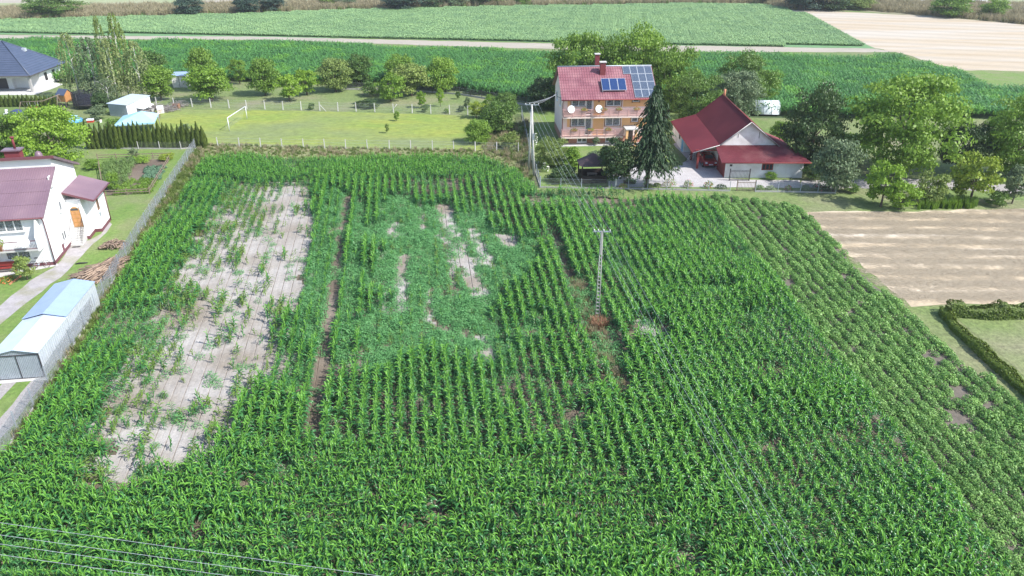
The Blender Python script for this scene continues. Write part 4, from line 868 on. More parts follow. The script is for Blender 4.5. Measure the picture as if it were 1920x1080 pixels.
for i, (bx, by, tp, hw, lf, lb) in enumerate([(150, 184, 62, 25, 'birchleaf', 'leftmost weeping birch, its strands hanging beside the slate roof'), (188, 190, 70, 30, 'grey', 'dense grey green birch second from the left'),
        (222, 192, 74, 28, 'birchleaf', 'birch with a forked white stem in the middle of the group'), (214, 184, 30, 12, 'olive', 'thin pale birch top reaching up beside the tallest one'),
        (244, 188, 26, 20, 'olive', 'tallest slender birch with its tip over the farm track'), (270, 190, 78, 27, 'birchleaf', 'rightmost birch with a long bare white trunk'), (206, 200, 148, 26, 'grey', 'low birch growth filling the front of the birch group')]):
    x, y = G(bx, by); H = hgt(bx, by, tp); r_ = hw / ppm(bx, by); t = thing('birch_tree', lb, 'birch', (x, y, 0), 0, 'birches right of the slate roofed bungalow')
    b = MB(); q = random.Random(i); pts = [(0, 0, 0), (q.uniform(-.2, .2), 0, H * .3), (q.uniform(-.3, .3), 0, H * .6), (q.uniform(-.3, .3), 0, H * .97)]
    b.tube(pts, [.16, .13, .08, .02], 7)
    for k in range(7):
        a = k * 2.3; z = H * (.35 + .08 * k); b.tube([(pts[1][0], 0, z), (math.cos(a) * r_ * .4, math.sin(a) * r_ * .4, z + .9), (math.cos(a) * r_ * .7, math.sin(a) * r_ * .7, z + 1.1)], [.05, .03, .01], 5, cap=False)
    b.build('trunk', M['birch'], t); c = bpy.data.objects.new('crown', BC[i % 3]); link(c, t); c.location = (0, 0, H * .56); c.scale = (r_, r_, H * .45); c.rotation_euler = (0, 0, i); omat(c, LF[lf])

# spruce with drooping tiers
def spruce_crown(name, seed, H=1.0, tiers=26):
    r_ = np.random.default_rng(seed); V = []
    for i in range(tiers):
        t = i / (tiers - 1); z = .17 + .81 * t; rad = (1 - t) ** .58 * r_.uniform(.72, 1.15) + .03; lob = r_.uniform(0, 6.28); nb = int(17 - 9 * t)
        for k in range(nb):
            a = k * 6.283 / nb + r_.uniform(-.25, .25); L_ = rad * r_.uniform(.62, 1.12) * (1 + .2 * math.cos(2 * a + lob))
            for s_ in np.linspace(.12, 1, 11):
                c = np.array([math.cos(a) * L_ * s_, math.sin(a) * L_ * s_, z + .035 * math.sin(s_ * 3) - .075 * s_ ** 2 * L_ * 1.2])
                for _ in range(4):
                    w_ = .05 * (1.25 - s_ * .5); p = c + r_.normal(0, 1, 3) * np.array([.045, .045, .007]); d = np.array([math.cos(a), math.sin(a), -.35]) * w_ * 1.5
                    sd_ = np.array([-math.sin(a), math.cos(a), r_.normal(0, .35)]) * w_ * .75
                    V += [p - d * .5 - sd_ * .5, p - d * .5 + sd_ * .5, p + d * .6 + sd_ * .4, p + d * .6 - sd_ * .4]
    V = np.array(V); V[:, 2] = V[:, 2]; return npmesh(name, V, np.arange(len(V)).reshape(-1, 4), LF['spruce'])
x, y = G(1212, 350); H = hgt(1212, 350, 176); t = thing('spruce_tree', 'tall dark spruce standing in the yard between the orange house and the barn', 'spruce', (x, y, 0))
MB().tube([(0, 0, 0), (.1, 0, H * .4), (.3, .2, H * .96)], [.26, .2, .03], 8).build('trunk', M['bark'], t)
c = bpy.data.objects.new('crown', spruce_crown('spruce_crown_shape', 7)); link(c, t); c.scale = (2.9, 2.8, H); c.location = (.35, 0, H * .05)

# thujas
def thuja_mesh(name, seed, n=1500):
    r_ = np.random.default_rng(seed); z = r_.uniform(0, 1, n) ** .9; rm = np.where(z < .25, .75 + z, 1.0) * np.clip(1 - np.clip((z - .3) / .7, 0, 1) ** 1.5, .02, 1); a = r_.uniform(0, 6.28, n)
    rr = rm * r_.uniform(.72, 1.05, n); p = np.stack([rr * np.cos(a), rr * np.sin(a), z], 1)
    d = np.stack([np.cos(a), np.sin(a), np.full(n, .25)], 1) + r_.normal(0, .35, (n, 3)); u = np.cross(d, [0, 0, 1]); u /= np.linalg.norm(u, axis=1)[:, None]
    s = r_.uniform(.6, 1.2, n)[:, None]; w_ = u * .13 * s; h = (np.array([0, 0, .055]) + d * .06) * s
    V = np.stack([p - w_, p + w_, p + w_ * .3 + h * 1.3, p - w_ * .3 + h * 1.3], 1).reshape(-1, 3)
    return npmesh(name, V, np.arange(4 * n).reshape(-1, 4), LF['thuja'])
TH = [thuja_mesh('thuja_shape_%d' % i, 500 + i) for i in range(4)]
def thuja(px, py, top, rad, i, label, group):
    x, y = G(px, py); H = hgt(px, py, top)
    t = thing('thuja', label, 'thuja', (x, y, 0), i * 1.7, group); MB().tube([(0, 0, 0), (0, 0, H * .5)], [.04, .02], 5).build('trunk', M['bark'], t)
    c = bpy.data.objects.new('foliage', TH[i % 4]); link(c, t); c.scale = (rad, rad, H)
for i in range(25):
    px = 170 + i * 8.9; thuja(px + rnd.uniform(-1, 1), 279 - i * .1, (236 if i % 5 else 231) + rnd.uniform(-3, 4), .44 + rnd.uniform(-.06, .08), i, 'pointed dark thuja in the tall hedge below the blue canopy', 'tall thuja hedge below the blue canopy')
for i in range(14):
    px = -2 + i * 8.2; thuja(px, 200, 181 + rnd.uniform(-2, 2), .42, i, 'small pointed thuja in the row in front of the slate roofed bungalow', 'small thujas in front of the bungalow')

# clipped hedge
def hedge(name, label, pts, w_, h, per, lf, kind='hedge'):
    t = thing(name, label, 'hedge', (pts[0][0], pts[0][1], 0)); V = []; r_ = np.random.default_rng(len(label)); ox, oy = pts[0]
    for (ax, ay), (bx, by) in zip(pts[:-1], pts[1:]):
        L_ = math.hypot(bx - ax, by - ay); n = int(L_ * per); u = r_.uniform(0, 1, n); q = r_.uniform(-1, 1, n); side = r_.integers(0, 3, n)
        off = np.where(side == 0, q, np.where(side == 1, 1, -1) * r_.uniform(.8, 1.05, n)) * w_ / 2; z = np.where(side == 0, h * r_.uniform(.85, 1.1, n), h * r_.uniform(0.02, 1, n))
        nx, ny = -(by - ay) / L_, (bx - ax) / L_; wv = .75 + .5 * vnoise(ax + (bx - ax) * u + 50, ay + (by - ay) * u + 50, 1.2, 6); z = z * (.62 + .72 * vnoise(ax + (bx - ax) * u + 50, ay + (by - ay) * u + 90, .8, 7)); off = off * wv
        p = np.stack([ax + (bx - ax) * u + nx * off - ox, ay + (by - ay) * u + ny * off - oy, z], 1)
        d = np.stack([nx * np.sign(off), ny * np.sign(off), np.where(side == 0, 1.5, .4)], 1) + r_.normal(0, .5, (n, 3)); d /= np.linalg.norm(d, axis=1)[:, None]
        a = np.cross(d, r_.normal(0, 1, (n, 3))); a /= np.linalg.norm(a, axis=1)[:, None]; b = np.cross(d, a); s = .15 * r_.uniform(.5, 1.3, n)[:, None]
        V.append(np.stack([p - a * s * .5, p + b * s * .4, p + a * s * .5, p - b * s * .4], 1).reshape(-1, 3))
    V = np.concatenate(V); me = npmesh('hedge_foliage', V, np.arange(len(V)).reshape(-1, 4), lf); o = bpy.data.objects.new('foliage', me); link(o, t)
    b = MB(); 
    for (ax, ay), (bx, by) in zip(pts[:-1], pts[1:]):
        L_ = math.hypot(bx - ax, by - ay)
        for k in range(int(L_ / .5)):
            u = (k + .5) / int(L_ / .5); b.tube([(ax + (bx - ax) * u - ox, ay + (by - ay) * u - oy, 0), (ax + (bx - ax) * u - ox + .1, ay + (by - ay) * u - oy, h * .8)], [.03, .01], 4, cap=False)
    b.build('stems', M['bark'], t); return t
hedge('clipped_hedge', 'clipped green hedge running left to right above the small right hand lawn', [G(1775, 590), G(1860, 594), G(1960, 592), G(2150, 596)], 1.1, .95, 900, LF['hedge'])
hedge('clipped_hedge', 'low yellow green hedge running towards the viewer along the lawn edge', [G(1768, 588), G(1790, 618), G(1845, 668), G(1925, 740), G(2060, 880)], .75, .55, 700, LF['hedge'])

# ------------------------------------------------------------------ building parts
def window(parent, loc, rz, w_, h, cols=2, fm=None, trim=None, sill=True, name='window', curtain=False, fr=.10):
    """window lying on a wall whose outside is local -Y; loc = lower left corner"""
    b = MB(); d = .05
    b.box(0, w_, -d, d, 0, fr).box(0, w_, -d, d, h - fr, h).box(0, fr, -d, d, fr, h - fr).box(w_ - fr, w_, -d, d, fr, h - fr)
    for i in range(1, cols): b.box(w_ * i / cols - fr / 2, w_ * i / cols + fr / 2, -d, d, fr, h - fr)
    o = b.build(name, fm or M['upvc'], parent, loc, (0, 0, rz))
    for i in range(cols):
        x0 = w_ * i / cols + fr / 2; x1 = w_ * (i + 1) / cols - fr / 2
        MB().box(x0 - .01, x1 + .01, -.012, .03, fr - .01, h - fr + .01).build('pane', M['glass'], o)
        if curtain: MB().box(x0 + .02, x1 - .02, -.016, -.0125, h * .12, h - fr).build('curtain', M['curtain'], o)
    if sill: MB().box(-.06, w_ + .06, -.16, -.002, -.05, -.003).build('sill', M['upvc'] if not trim else trim, o)
    if trim:
        t = .14; MB().box(-t, -.002, -.03, .02, -t, h + t).box(w_ + .002, w_ + t, -.03, .02, -t, h + t).box(0, w_, -.031, .02, h + .002, h + t).build('surround', trim, o)
    return o
M['curtain'] = netmat('net_curtain', (.42, .45, .48), .28, .8, .12)
def wallpoly(parent, name, poly, th, m, loc, rz):
    """wall with outline poly (x,z) seen from local -Y, thickness th inwards"""
    b = MB(); n = len(poly); f = [(x, 0, z) for x, z in poly]; k = [(x, th, z) for x, z in poly]
    b.add(f + k, [tuple(range(n)), tuple(range(2 * n - 1, n - 1, -1))] + [(i + 1 if i + 1 < n else 0, i, i + n, (i + 1) % n + n) for i in range(n)])
    return b.build(name, m, parent, loc, (0, 0, rz))
def ribbed(b, p00, p10, p01, p11, pitch, amp, wave=False, mi=0):
    """roof sheet with ribs running from the eave (p00-p10) up to the ridge (p01-p11)"""
    p00, p10, p01, p11 = map(Vector, (p00, p10, p01, p11)); L_ = (p10 - p00).length; n = max(2, int(L_ / pitch)); nrm = (p10 - p00).cross(p01 - p00).normalized()
    if nrm.z < 0: nrm = -nrm
    V = []; prof = [(0, 0), (.25, .5), (.5, 1), (.75, .5)] if wave else [(0, 0), (.72, 0), (.8, 1), (.92, 1)]
    T_ = [(i + q) / n for i in range(n) for q, _ in prof] + [1.0]; Z_ = [a for i in range(n) for _, a in prof] + [0]
    for t, zz in zip(T_, Z_):
        V.append(p00.lerp(p10, t) + nrm * zz * amp); V.append(p01.lerp(p11, t) + nrm * zz * amp)
    b.add(V, [(2 * i, 2 * i + 2, 2 * i + 3, 2 * i + 1) for i in range(len(T_) - 1)], mi)
def dish(parent, loc, face, r_=.45, name='satellite_dish'):
    b = MB().lathe([(0.02, -.10), (r_ * .4, -.085), (r_ * .75, -.045), (r_, 0), (r_ + .015, .0), (r_ * .75, -.06), (.02, -.12)], 20)
    o = b.build(name, M['dish'], parent, loc, face)
    MB().tube([(0, -r_, 0), (0, -r_ * .5, .3), (0, -.05, .45)], .015, 5).tube([(0, -.05, .40), (0, -.03, .5)], .04, 6).build('feed_arm', M['galv_d'], o)
    return o

# ------------------------------------------------------------------ orange house
RZ = R(4); HX, HY = 7.0, 102.6
oh = thing('orange_house', 'three level pink and orange house with red tiled roof, solar panels and two balconies', 'house', (HX, HY, 0), RZ)
W_, D_, EZ, RDZ = 12.6, 9.0, 6.75, 9.75
MB().box(.02, W_ - .02, .02, D_ - .02, 0, 1.05).build('plinth', M['salmon'], oh)
MB().box(0, W_, 0, D_, 1.05, EZ - .25).build('wall', M['pink'], oh)
g_ = MB()
for x in (0.0, W_ - .3):
    g_.add([(x, 0, EZ - .25), (x, D_, EZ - .25), (x, D_ / 2, RDZ - .3), (x + .3, 0, EZ - .25), (x + .3, D_, EZ - .25), (x + .3, D_ / 2, RDZ - .3)], [(0, 2, 1), (3, 4, 5), (0, 1, 4, 3), (1, 2, 5, 4), (2, 0, 3, 5)])
g_.build('gable', M['pink'], oh)
rf = MB(); th = .12; ov = .85; ex = .35
zf = EZ - ov * (RDZ - EZ) / (D_ / 2) + .12
for s_ in (0, 1):
    y_e = -ov if s_ == 0 else D_ + ov; ym = D_ / 2
    ribbed(rf, (-ex, y_e, zf), (W_ + ex, y_e, zf), (-ex, ym, RDZ), (W_ + ex, ym, RDZ), .34, .045)
    rf.slab([(-ex, y_e, zf - .01), (W_ + ex, y_e, zf - .01), (W_ + ex, ym, RDZ - .01), (-ex, ym, RDZ - .01)][::1 if s_ == 0 else -1], .1)
roof = rf.build('roof', M['red_tile'], oh)
rb = MB()
for k in range(1, 12):                                        # tile steps across the slope
    t = k / 12; y_ = -ov + (D_ / 2 + ov) * t; z_ = zf + (RDZ - zf) * t; rb.box(-ex, W_ + ex, y_ - .02, y_ + .01, z_ - .02, z_ + .035)
rb.build('tile_steps', M['red_tile'], roof)
MB().tube([(-ex, D_ / 2, RDZ + .03), (W_ + ex, D_ / 2, RDZ + .03)], .09, 8).build('ridge_cap', M['galv_d'], roof)
MB().tube([(-ex, -ov - .07, zf - .05), (W_ + ex, -ov - .07, zf - .05)], .07, 8).build('gutter', M['red_paint'], oh)
MB().tube([(-.06, -ov - .02, zf - .08), (-.06, -.12, zf - .6), (-.06, -.12, .1)], .05, 6).build('drainpipe', M['red_paint'], oh)
MB().tube([(5.1, -.08, 1.0), (5.1, -.08, .1)], .04, 6).build('drainpipe', M['red_paint'], oh)
def roofz(y): return zf + (RDZ - zf) * (y + ov) / (D_ / 2 + ov)
for (x, y, w1, d1, h1) in ((5.0, 4.75, .6, .5, 1.55), (5.45, 3.0, .75, .6, 1.7)):
    c = MB().box(x, x + w1, y, y + d1, roofz(min(y, D_ / 2)) - .4, roofz(min(y, D_ / 2)) + h1).build('chimney', M['brick_red'], oh)
    MB().box(x - .1, x + w1 + .1, y - .1, y + d1 + .1, roofz(min(y, D_ / 2)) + h1 + .002, roofz(min(y, D_ / 2)) + h1 + .12).build('chimney_cap', M['conc_l'], c)
sl_ = (RDZ - zf) / (D_ / 2 + ov); sa = math.atan(sl_)
def onroof(name, x, y, w1, l1, lift, m, fm, tilt=sa):
    o = MB().box(0, w1, 0, l1, 0, .05).build(name, fm, oh, (x, y, roofz(y) + lift), (tilt, 0, 0))
    MB().box(.035, w1 - .035, .035, l1 - .035, .051, .056).build('cells', m, o); return o
for i in range(3): onroof('solar_collector', 5.35 + i * 1.13, .15, 1.1, 2.1, .35, M['collector'], M['galv'], sa + R(4))
MB().tube([(5.4, .2, roofz(.2)), (5.4, .2, roofz(.2) + .34)], .025, 5).tube([(8.6, .2, roofz(.2)), (8.6, .2, roofz(.2) + .34)], .025, 5).tube([(5.4, 1.9, roofz(1.9)), (5.4, 1.9, roofz(1.9) + .45)], .025, 5).tube([(8.6, 1.9, roofz(1.9)), (8.6, 1.9, roofz(1.9) + .45)], .025, 5).build('collector_frame', M['galv'], oh)
ph = (D_ / 2 + ov - .3) / math.cos(sa) / 4
for r0 in range(4):
    y = -ov + .12 + (3 - r0) * ph * math.cos(sa)
    for c0 in range(4):
        if c0 == 0 and r0 > 0: continue
        onroof('solar_panel', 8.75 + c0 * 1.02, y, 1.0, ph - .04, .09, M['cells'], M['galv'])
# windows: upper and middle floor, basement
for z0, z1 in ((3.98, 6.5), (1.2, 3.75)):
    zl = z0 + 1.25 if z0 > 3 else z0 + 1.3
    window(oh, (1.15, -.02, zl), 0, 1.95, 6.45 - zl if z0 > 3 else 3.8 - zl, 2, None, M['brown_trim'], True, 'window', True)
    dd = window(oh, (3.12, -.02, z0 + .05), 0, .92, (6.45 if z0 > 3 else 3.8) - z0 - .05, 1, None, None, False, 'balcony_door', True)
    window(oh, (5.95, -.02, zl), 0, 2.05, 6.45 - zl if z0 > 3 else 3.8 - zl, 2, None, M['brown_trim'], True, 'window', True)
    MB().box(4.25, 5.75, -.012, -.002, z0, 6.4 if z0 > 3 else 3.75).build('orange_panel', M['orange'], oh)
    MB().box(.6, .98, -.012, -.002, z0 + 1.2, 6.4 if z0 > 3 else 3.75).build('orange_panel', M['orange'], oh)
    MB().box(8.3, 12.2, -.012, -.002, z0 + 1.1, 6.4 if z0 > 3 else 3.75).build('orange_panel', M['orange'], oh)
    window(oh, (9.6, -.02, (5.75 if z0 > 3 else 3.0)), 0, .9, .6, 1, None, M['brown_trim'], True)
window(oh, (2.1, -.0, .22), 0, 1.35, .8, 2, None, None, True, 'basement_window'); window(oh, (6.1, -.0, .22), 0, 1.2, .8, 2, None, None, True, 'basement_window')
MB().box(.55, .95, -.01, .05, .45, .8).build('vent_grille', M['dark_metal'], oh)
MB().box(4.8, 5.05, -.06, -.02, 5.75, 6.1).build('wall_ornament', M['brown_trim'], oh)
for y in (2.0, 5.6): window(oh, (0, y + 1.1, 4.8), -math.pi / 2, 1.1, 1.3, 2, None, None)
MB().box(-.25, W_ + .4, -1.35, -.02, .0, .07).build('pavement_strip', M['conc_l'], oh)
def balcony(z, x0, x1, n):
    s_ = MB().box(x0, x1, -1.12, -.014, z - .17, z).build('balcony', M['slab'], oh)
    b = MB()
    for i in range(n + 1):
        x = x0 + .06 + (x1 - x0 - .12) * i / n; b.box(x - .06, x + .06, -1.10, -1.0, z, z + 1.0)
    b.build('railing_post', M['rail'], s_)
    for k, zz in enumerate((.16, .36, .56, .76)): MB().box(x0 + .13, x1 - .13, -1.075, -1.035, z + zz, z + zz + .10).build('rail', M['rail'], s_)
    MB().box(x0, x1, -1.115, -.99, z + 1.002, z + 1.06).build('handrail', M['rail'], s_)
    MB().box(x0 + .01, x0 + .06, -.99, -.02, z + .1, z + 1.0).build('side_rail', M['rail'], s_)
balcony(3.98, -.15, 11.4, 9); balcony(1.22, -.25, 8.4, 7)
MB().box(8.45, 10.2, -2.1, -.014, 2.35, 2.5).build('porch_canopy', M['conc_l'], oh)
MB().box(8.55, 8.85, -2.0, -1.7, .02, 2.349).box(9.8, 10.1, -2.0, -1.7, .02, 2.349).build('porch_pillar', M['orange'], oh)
MB().box(9.0, 9.95, -.05, -.003, .3, 2.3).build('front_door', M['dark_wood'], oh)
dish(oh, (.95, -1.3, 5.15), (R(72), 0, R(12)), .5); dish(oh, (4.75, -1.3, 5.15), (R(72), 0, R(12)), .5)
MB().tube([(-.1, 1.6, 6.0), (-.75, 1.6, 6.35), (-.75, 1.6, 6.9)], .03, 5).tube([(-.75, 1.2, 6.6), (-.75, 2.0, 6.6)], .025, 5).build('cable_bracket', M['dark_metal'], oh)
def hpt(x, y, z): c, s = math.cos(RZ), math.sin(RZ); return (HX + x * c - y * s, HY + x * s + y * c, z)
def flowerbox(px, z, col, label, seedn):
    p = hpt(px, -1.2, z + .9); t = thing('flower_box', label, 'flower box', p, RZ, 'flower boxes on the balcony rails of the orange house')
    MB().box(-.38, .38, -.1, .09, 0, .16).build('trough', M['terracotta'], t)
    me = clump_mesh('box_foliage', 130, .48, .42, .11, [LF['fresh'], col], seedn, up=.6, narrow=.8, mi=(np.random.default_rng(seedn).random(130) < .38).astype(int)); o = bpy.data.objects.new('flowers', me); link(o, t); o.location.z = .05; o.scale = (1.1, .5, 1)
flowerbox(2.75, 3.98, M['petal_o'], 'flower box mostly green on the upper balcony rail, first from the left', 1); flowerbox(5.45, 3.98, M['petal_r'], 'red flowering box on the upper balcony rail right of the second dish', 2)
flowerbox(7.55, 3.98, M['petal_o'], 'flower box on the upper balcony rail under the two pane window', 3); flowerbox(10.0, 3.98, M['petal_o'], 'rightmost flower box on the upper balcony rail', 4)
flowerbox(1.5, 1.22, M['petal_r'], 'orange red flower box on the lower balcony rail, left one', 5); flowerbox(3.75, 1.22, M['petal_o'], 'green leafy flower box in the middle of the lower balcony rail', 6); flowerbox(6.2, 1.22, M['petal_r'], 'red flower box at the right end of the lower balcony rail', 7)

# ------------------------------------------------------------------ barn with carport and annex
bn = thing('barn', 'red roofed barn with whitewashed gable, open carport and low annex', 'barn', (22.8, 87.5, 0))
ox, oy = 22.8, 87.5
def L3(x, y, z): return (x - ox, y - oy, z)
A = 91.2
# big roof: ridge, kink, eave
r1 = MB()
R0, R1 = (29.3, 90.75, 6.05), (29.8, 106.8, 6.05); K0, K1 = (25.75, 90.75, 3.2), (26.3, 106.8, 3.2); E0, E1 = (22.55, 90.75, 2.25), (22.9, 106.8, 2.25); Q0, Q1 = (33.15, 90.75, 3.05), (33.6, 106.8, 3.05)
r1.slab([L3(*K0), L3(*R0), L3(*R1), L3(*K1)][::-1], .1); r1.slab([L3(*E0), L3(*K0), L3(*K1), L3(*E1)][::-1], .1); r1.slab([L3(*R0), L3(*Q0), L3(*Q1), L3(*R1)][::-1], .1)
br = r1.build('roof', M['red_felt'], bn)
MB().tube([L3(R0[0], R0[1], 6.08), L3(R1[0], R1[1], 6.08)], .07, 6).build('ridge_cap', M['red_paint'], br)
vb = MB()
for a, b_ in ((R0, K0), (K0, E0), (R0, Q0)): vb.tube([L3(a[0], a[1] - .04, a[2] - .05), L3(b_[0], b_[1] - .04, b_[2] - .05)], .055, 4)
vb.build('verge_board', M['conc_l'], br)
MB().tube([L3(22.5, 90.75, 2.17), L3(22.85, 106.8, 2.17)], .06, 6).build('gutter', M['red_paint'], br)
wallpoly(bn, 'gable', [(25.9 - ox, 0), (32.9 - ox, 0), (32.9 - ox, 3.05), (29.3 - ox, 5.9), (25.9 - ox, 3.15)], .25, M['dirty_white'], (0, A - oy, 0), 0)
MB().box(25.9 - ox, 26.15 - ox, A - oy + .26, 19.0, 0, 3.0).build('side_wall', M['dirty_white'], bn)
MB().box(33.0 - ox, 33.25 - ox, A - oy + .26, 19.0, 0, 2.95).build('side_wall', M['dirty_white'], bn)
wallpoly(bn, 'gable', [(23.3 - ox, 0), (33.3 - ox, 0), (33.3 - ox, 3.05), (29.8 - ox, 5.9), (26.2 - ox, 3.1), (23.3 - ox, 2.3)], .2, M['dirty_white'], (0, 19.01, 0), 0)
lw = MB().box(23.1 - ox, 25.89 - ox, 98.6 - oy, 106.4 - oy, 0, 2.28).build('left_wing_wall', M['dirty_white'], bn)
window(bn, (23.1 - ox - .01, 101.6 - oy, 1.1), -math.pi / 2, .6, .6, 2, M['dark_metal'], None, False)
MB().box(23.1 - ox - .06, 23.1 - ox - .003, 98.8 - oy, 99.7 - oy, 0, 1.9).build('side_door', M['blue'], bn)
for yy in (91.15, 94.8): MB().box(23.25 - ox, 23.5 - ox, yy - oy, yy - oy + .25, 0, 2.35).build('carport_post', M['red_paint'], bn)
MB().box(23.2 - ox, 23.4 - ox, 91.5 - oy, 98.5 - oy, 2.12, 2.28).box(22.9 - ox, 25.85 - ox, 91.0 - oy, 91.14 - oy, 2.36, 2.5).build('carport_beam', M['red_paint'], bn)
MB().tube([L3(29.85, 106.0, 5.6), L3(29.85, 106.0, 6.9)], .17, 6).build('chimney', M['terracotta'], bn)
MB().box(28.0 - ox, 28.05 - ox, A - oy - .03, A - oy - .002, 4.0, 4.45).box(30.6 - ox, 30.65 - ox, A - oy - .03, A - oy - .002, 3.9, 4.7).build('wall_hook', M['dark_metal'], bn)
# annex
aw = MB().box(25.85 - ox, 35.3 - ox, 87.5 - oy, 87.7 - oy, 0, 2.02).box(35.1 - ox, 35.3 - ox, 87.71 - oy, 96 - oy, 0, 2.0).build('annex_wall', M['dirty_white'], bn)
wallpoly(bn, 'plank_wall', [(0, 0), (3.5, 0), (3.5, 2.0), (0, 2.75)], .1, M['red_paint'], (25.82 - ox, 91.1 - oy, 0), -math.pi / 2)
ar = MB(); ribbed(ar, L3(25.1, 86.75, 2.12), L3(35.85, 86.75, 2.12), L3(25.3, 91.15, 3.02), L3(33.2, 91.15, 3.02), .17, .05, True)
ar.slab([L3(25.1, 86.77, 2.1), L3(35.85, 86.77, 2.1), L3(33.2, 91.15, 3.0), L3(25.3, 91.15, 3.0)], .07)
ribbed(ar, L3(35.85, 86.75, 2.12), L3(35.6, 97.5, 2.12), L3(33.2, 91.15, 3.02), L3(33.3, 97.5, 3.02), .17, .05, True)
ar.build('annex_roof', M['red_corr'], bn)
MB().tube([L3(25.1, 86.68, 2.1), L3(35.9, 86.68, 2.1)], .06, 6).build('gutter', M['red_paint'], bn)
wn_ = window(bn, (30.25 - ox, -.02, 1.0), 0, 1.35, .8, 3, M['red_paint'], None, False)
MB().box(26.35 - ox, 26.65 - ox, -.03, -.003, 1.45, 1.7).build('vent_grille', M['dark_metal'], bn)
MB().box(32.3 - ox, 33.15 - ox, -.025, -.003, .05, 1.85).build('annex_door', M['white'], bn); MB().box(33.25 - ox, 34.6 - ox, -.025, -.003, .05, 1.85).build('annex_door', M['dirty_white'], bn)

# red car under the carport
cr = thing('car', 'small dark red car parked nose in under the carport of the barn', 'car', (25.0, 93.3, 0), R(3))
b = MB(); prof = [(-2.0, .35), (-2.02, .75), (-1.85, .95), (-1.2, 1.0), (-.6, 1.38), (.7, 1.42), (1.45, 1.0), (1.95, .85), (2.0, .4), (1.7, .25), (-1.7, .25)]
cs = [(-.80, .86), (-.62, 1.0), (.62, 1.0), (.80, .86)]
vs = []
for x, k in cs:
    for y, z in prof: vs.append((x * (1.0 if z < 1.05 else .86), y, .25 + (z - .25) * k if z > 1.05 else z))
m_ = len(prof); fs = [tuple(range(m_ - 1, -1, -1)), tuple(range(3 * m_, 4 * m_))]
for i in range(3):
    for j in range(m_): fs.append((i * m_ + j, i * m_ + (j + 1) % m_, (i + 1) * m_ + (j + 1) % m_, (i + 1) * m_ + j))
body = MB().add(vs, fs).build('body', M['car_red'], cr)
MB().quad((-.56, -1.17, 1.035), (.56, -1.17, 1.035), (.48, -.66, 1.36), (-.48, -.66, 1.36)).build('windscreen', M['glass'], cr, (0, -.02, .015))
MB().quad((-.56, 1.42, 1.04), (.56, 1.42, 1.04), (.48, .78, 1.4), (-.48, .78, 1.4)).build('rear_window', M['glass'], cr, (0, .03, .015))
for s_ in (-1, 1):
    MB().quad((s_ * .705, -.9, 1.06), (s_ * .705, 1.1, 1.06), (s_ * .70, .6, 1.33), (s_ * .70, -.5, 1.33)).build('side_window', M['glass'], cr, (s_ * .02, 0, 0))
    MB().box(-.13, .13, -.03, .03, -.09, .09).build('headlight', M['dish'], cr, (s_ * .6, -2.01, .72))
for sx_ in (-.78, .78):
    for sy_ in (-1.25, 1.25):
        wh = thing('wheel', None, None, (sx_, sy_, .3)); wh.parent = cr; wh.rotation_euler = (0, math.pi / 2, 0)
        MB().lathe([(.15, -.09), (.28, -.09), (.3, -.04), (.3, .04), (.28, .09), (.15, .09)], 16).build('tyre', M['black'], wh); MB().lathe([(.01, .05), (.16, .07), (.17, .0), (.16, -.07), (.01, -.05)], 12).build('rim', M['galv'], wh)
MB().box(-.26, .26, -.02, .0, -.06, .06).build('number_plate', M['dish'], cr, (0, -2.03, .5))

def bicycle(label, loc, rz, frm, lean=R(8)):
    t = thing('bicycle', label, 'bicycle', loc, rz); t.rotation_euler = (lean, 0, rz)
    for x in (-.52, .52):
        b = MB(); n = 20; b.tube([(x + .33 * math.cos(2 * math.pi * k / n), 0, .34 + .33 * math.sin(2 * math.pi * k / n)) for k in range(n + 1)], .02, 5, cap=False)
        wh = b.build('wheel', M['black'], t); s_ = MB()
        for k in range(8): s_.tube([(x, 0, .34), (x + .32 * math.cos(k * .785), 0, .34 + .32 * math.sin(k * .785))], .004, 3)
        s_.build('spokes', M['galv'], wh)
    MB().tube([(-.52, 0, .34), (-.12, 0, .32), (.40, 0, .82), (-.20, 0, .80), (-.52, 0, .34)], .022, 6).tube([(-.12, 0, .32), (-.22, 0, .92)], .02, 6).tube([(.52, 0, .34), (.38, 0, .95)], .02, 6).build('frame', frm, t)
    MB().box(-.34, -.1, -.07, .07, .92, .98).build('saddle', M['black'], t); MB().tube([(.30, -.28, 1.02), (.38, 0, .96), (.30, .28, 1.02)], .015, 6).build('handlebar', M['galv_d'], t)
    MB().lathe([(.02, -.01), (.09, -.01), (.09, .01), (.02, .01)], 12).build('crank', M['galv_d'], t, (-.12, -.03, .32), (math.pi / 2, 0, 0))
x, y = G(1289, 302); bicycle('bicycle leaning in the shade of the carport left of the red car', (x + .3, y, 0), R(35), M['dish'])

# iron gates
def gate(label, p0, p1, h, frm, npk):
    t = thing('metal_gate', label, 'gate', (*p0, 0), math.atan2(p1[1] - p0[1], p1[0] - p0[0])); L_ = math.hypot(p1[0] - p0[0], p1[1] - p0[1])
    for x in (0, L_): MB().box(x - .05, x + .05, -.05, .05, 0, h + .15).build('gate_post', frm, t)
    MB().box(.06, L_ - .06, -.02, .02, .12, .17).box(.06, L_ - .06, -.02, .02, h - .15, h - .1).build('rail', frm, t)
    me = MB().box(-.014, .014, -.012, .012, .05, h).add([(0, 0, h + .12)], []).mesh('bar_shape'); me.materials.append(frm)
    for k in range(npk):
        o = bpy.data.objects.new('bar', me); link(o, t); o.location = (.15 + (L_ - .3) * k / (npk - 1), -.035, 0)
gate('open double gate leaf with dark spiked bars beside the annex corner', G(1367, 339), G(1404, 339), 1.35, M['dark_metal'], 14)
gate('second brown barred gate in the front fence between the rose bushes', G(1381, 358), G(1415, 358), 1.15, M['wood'], 12)

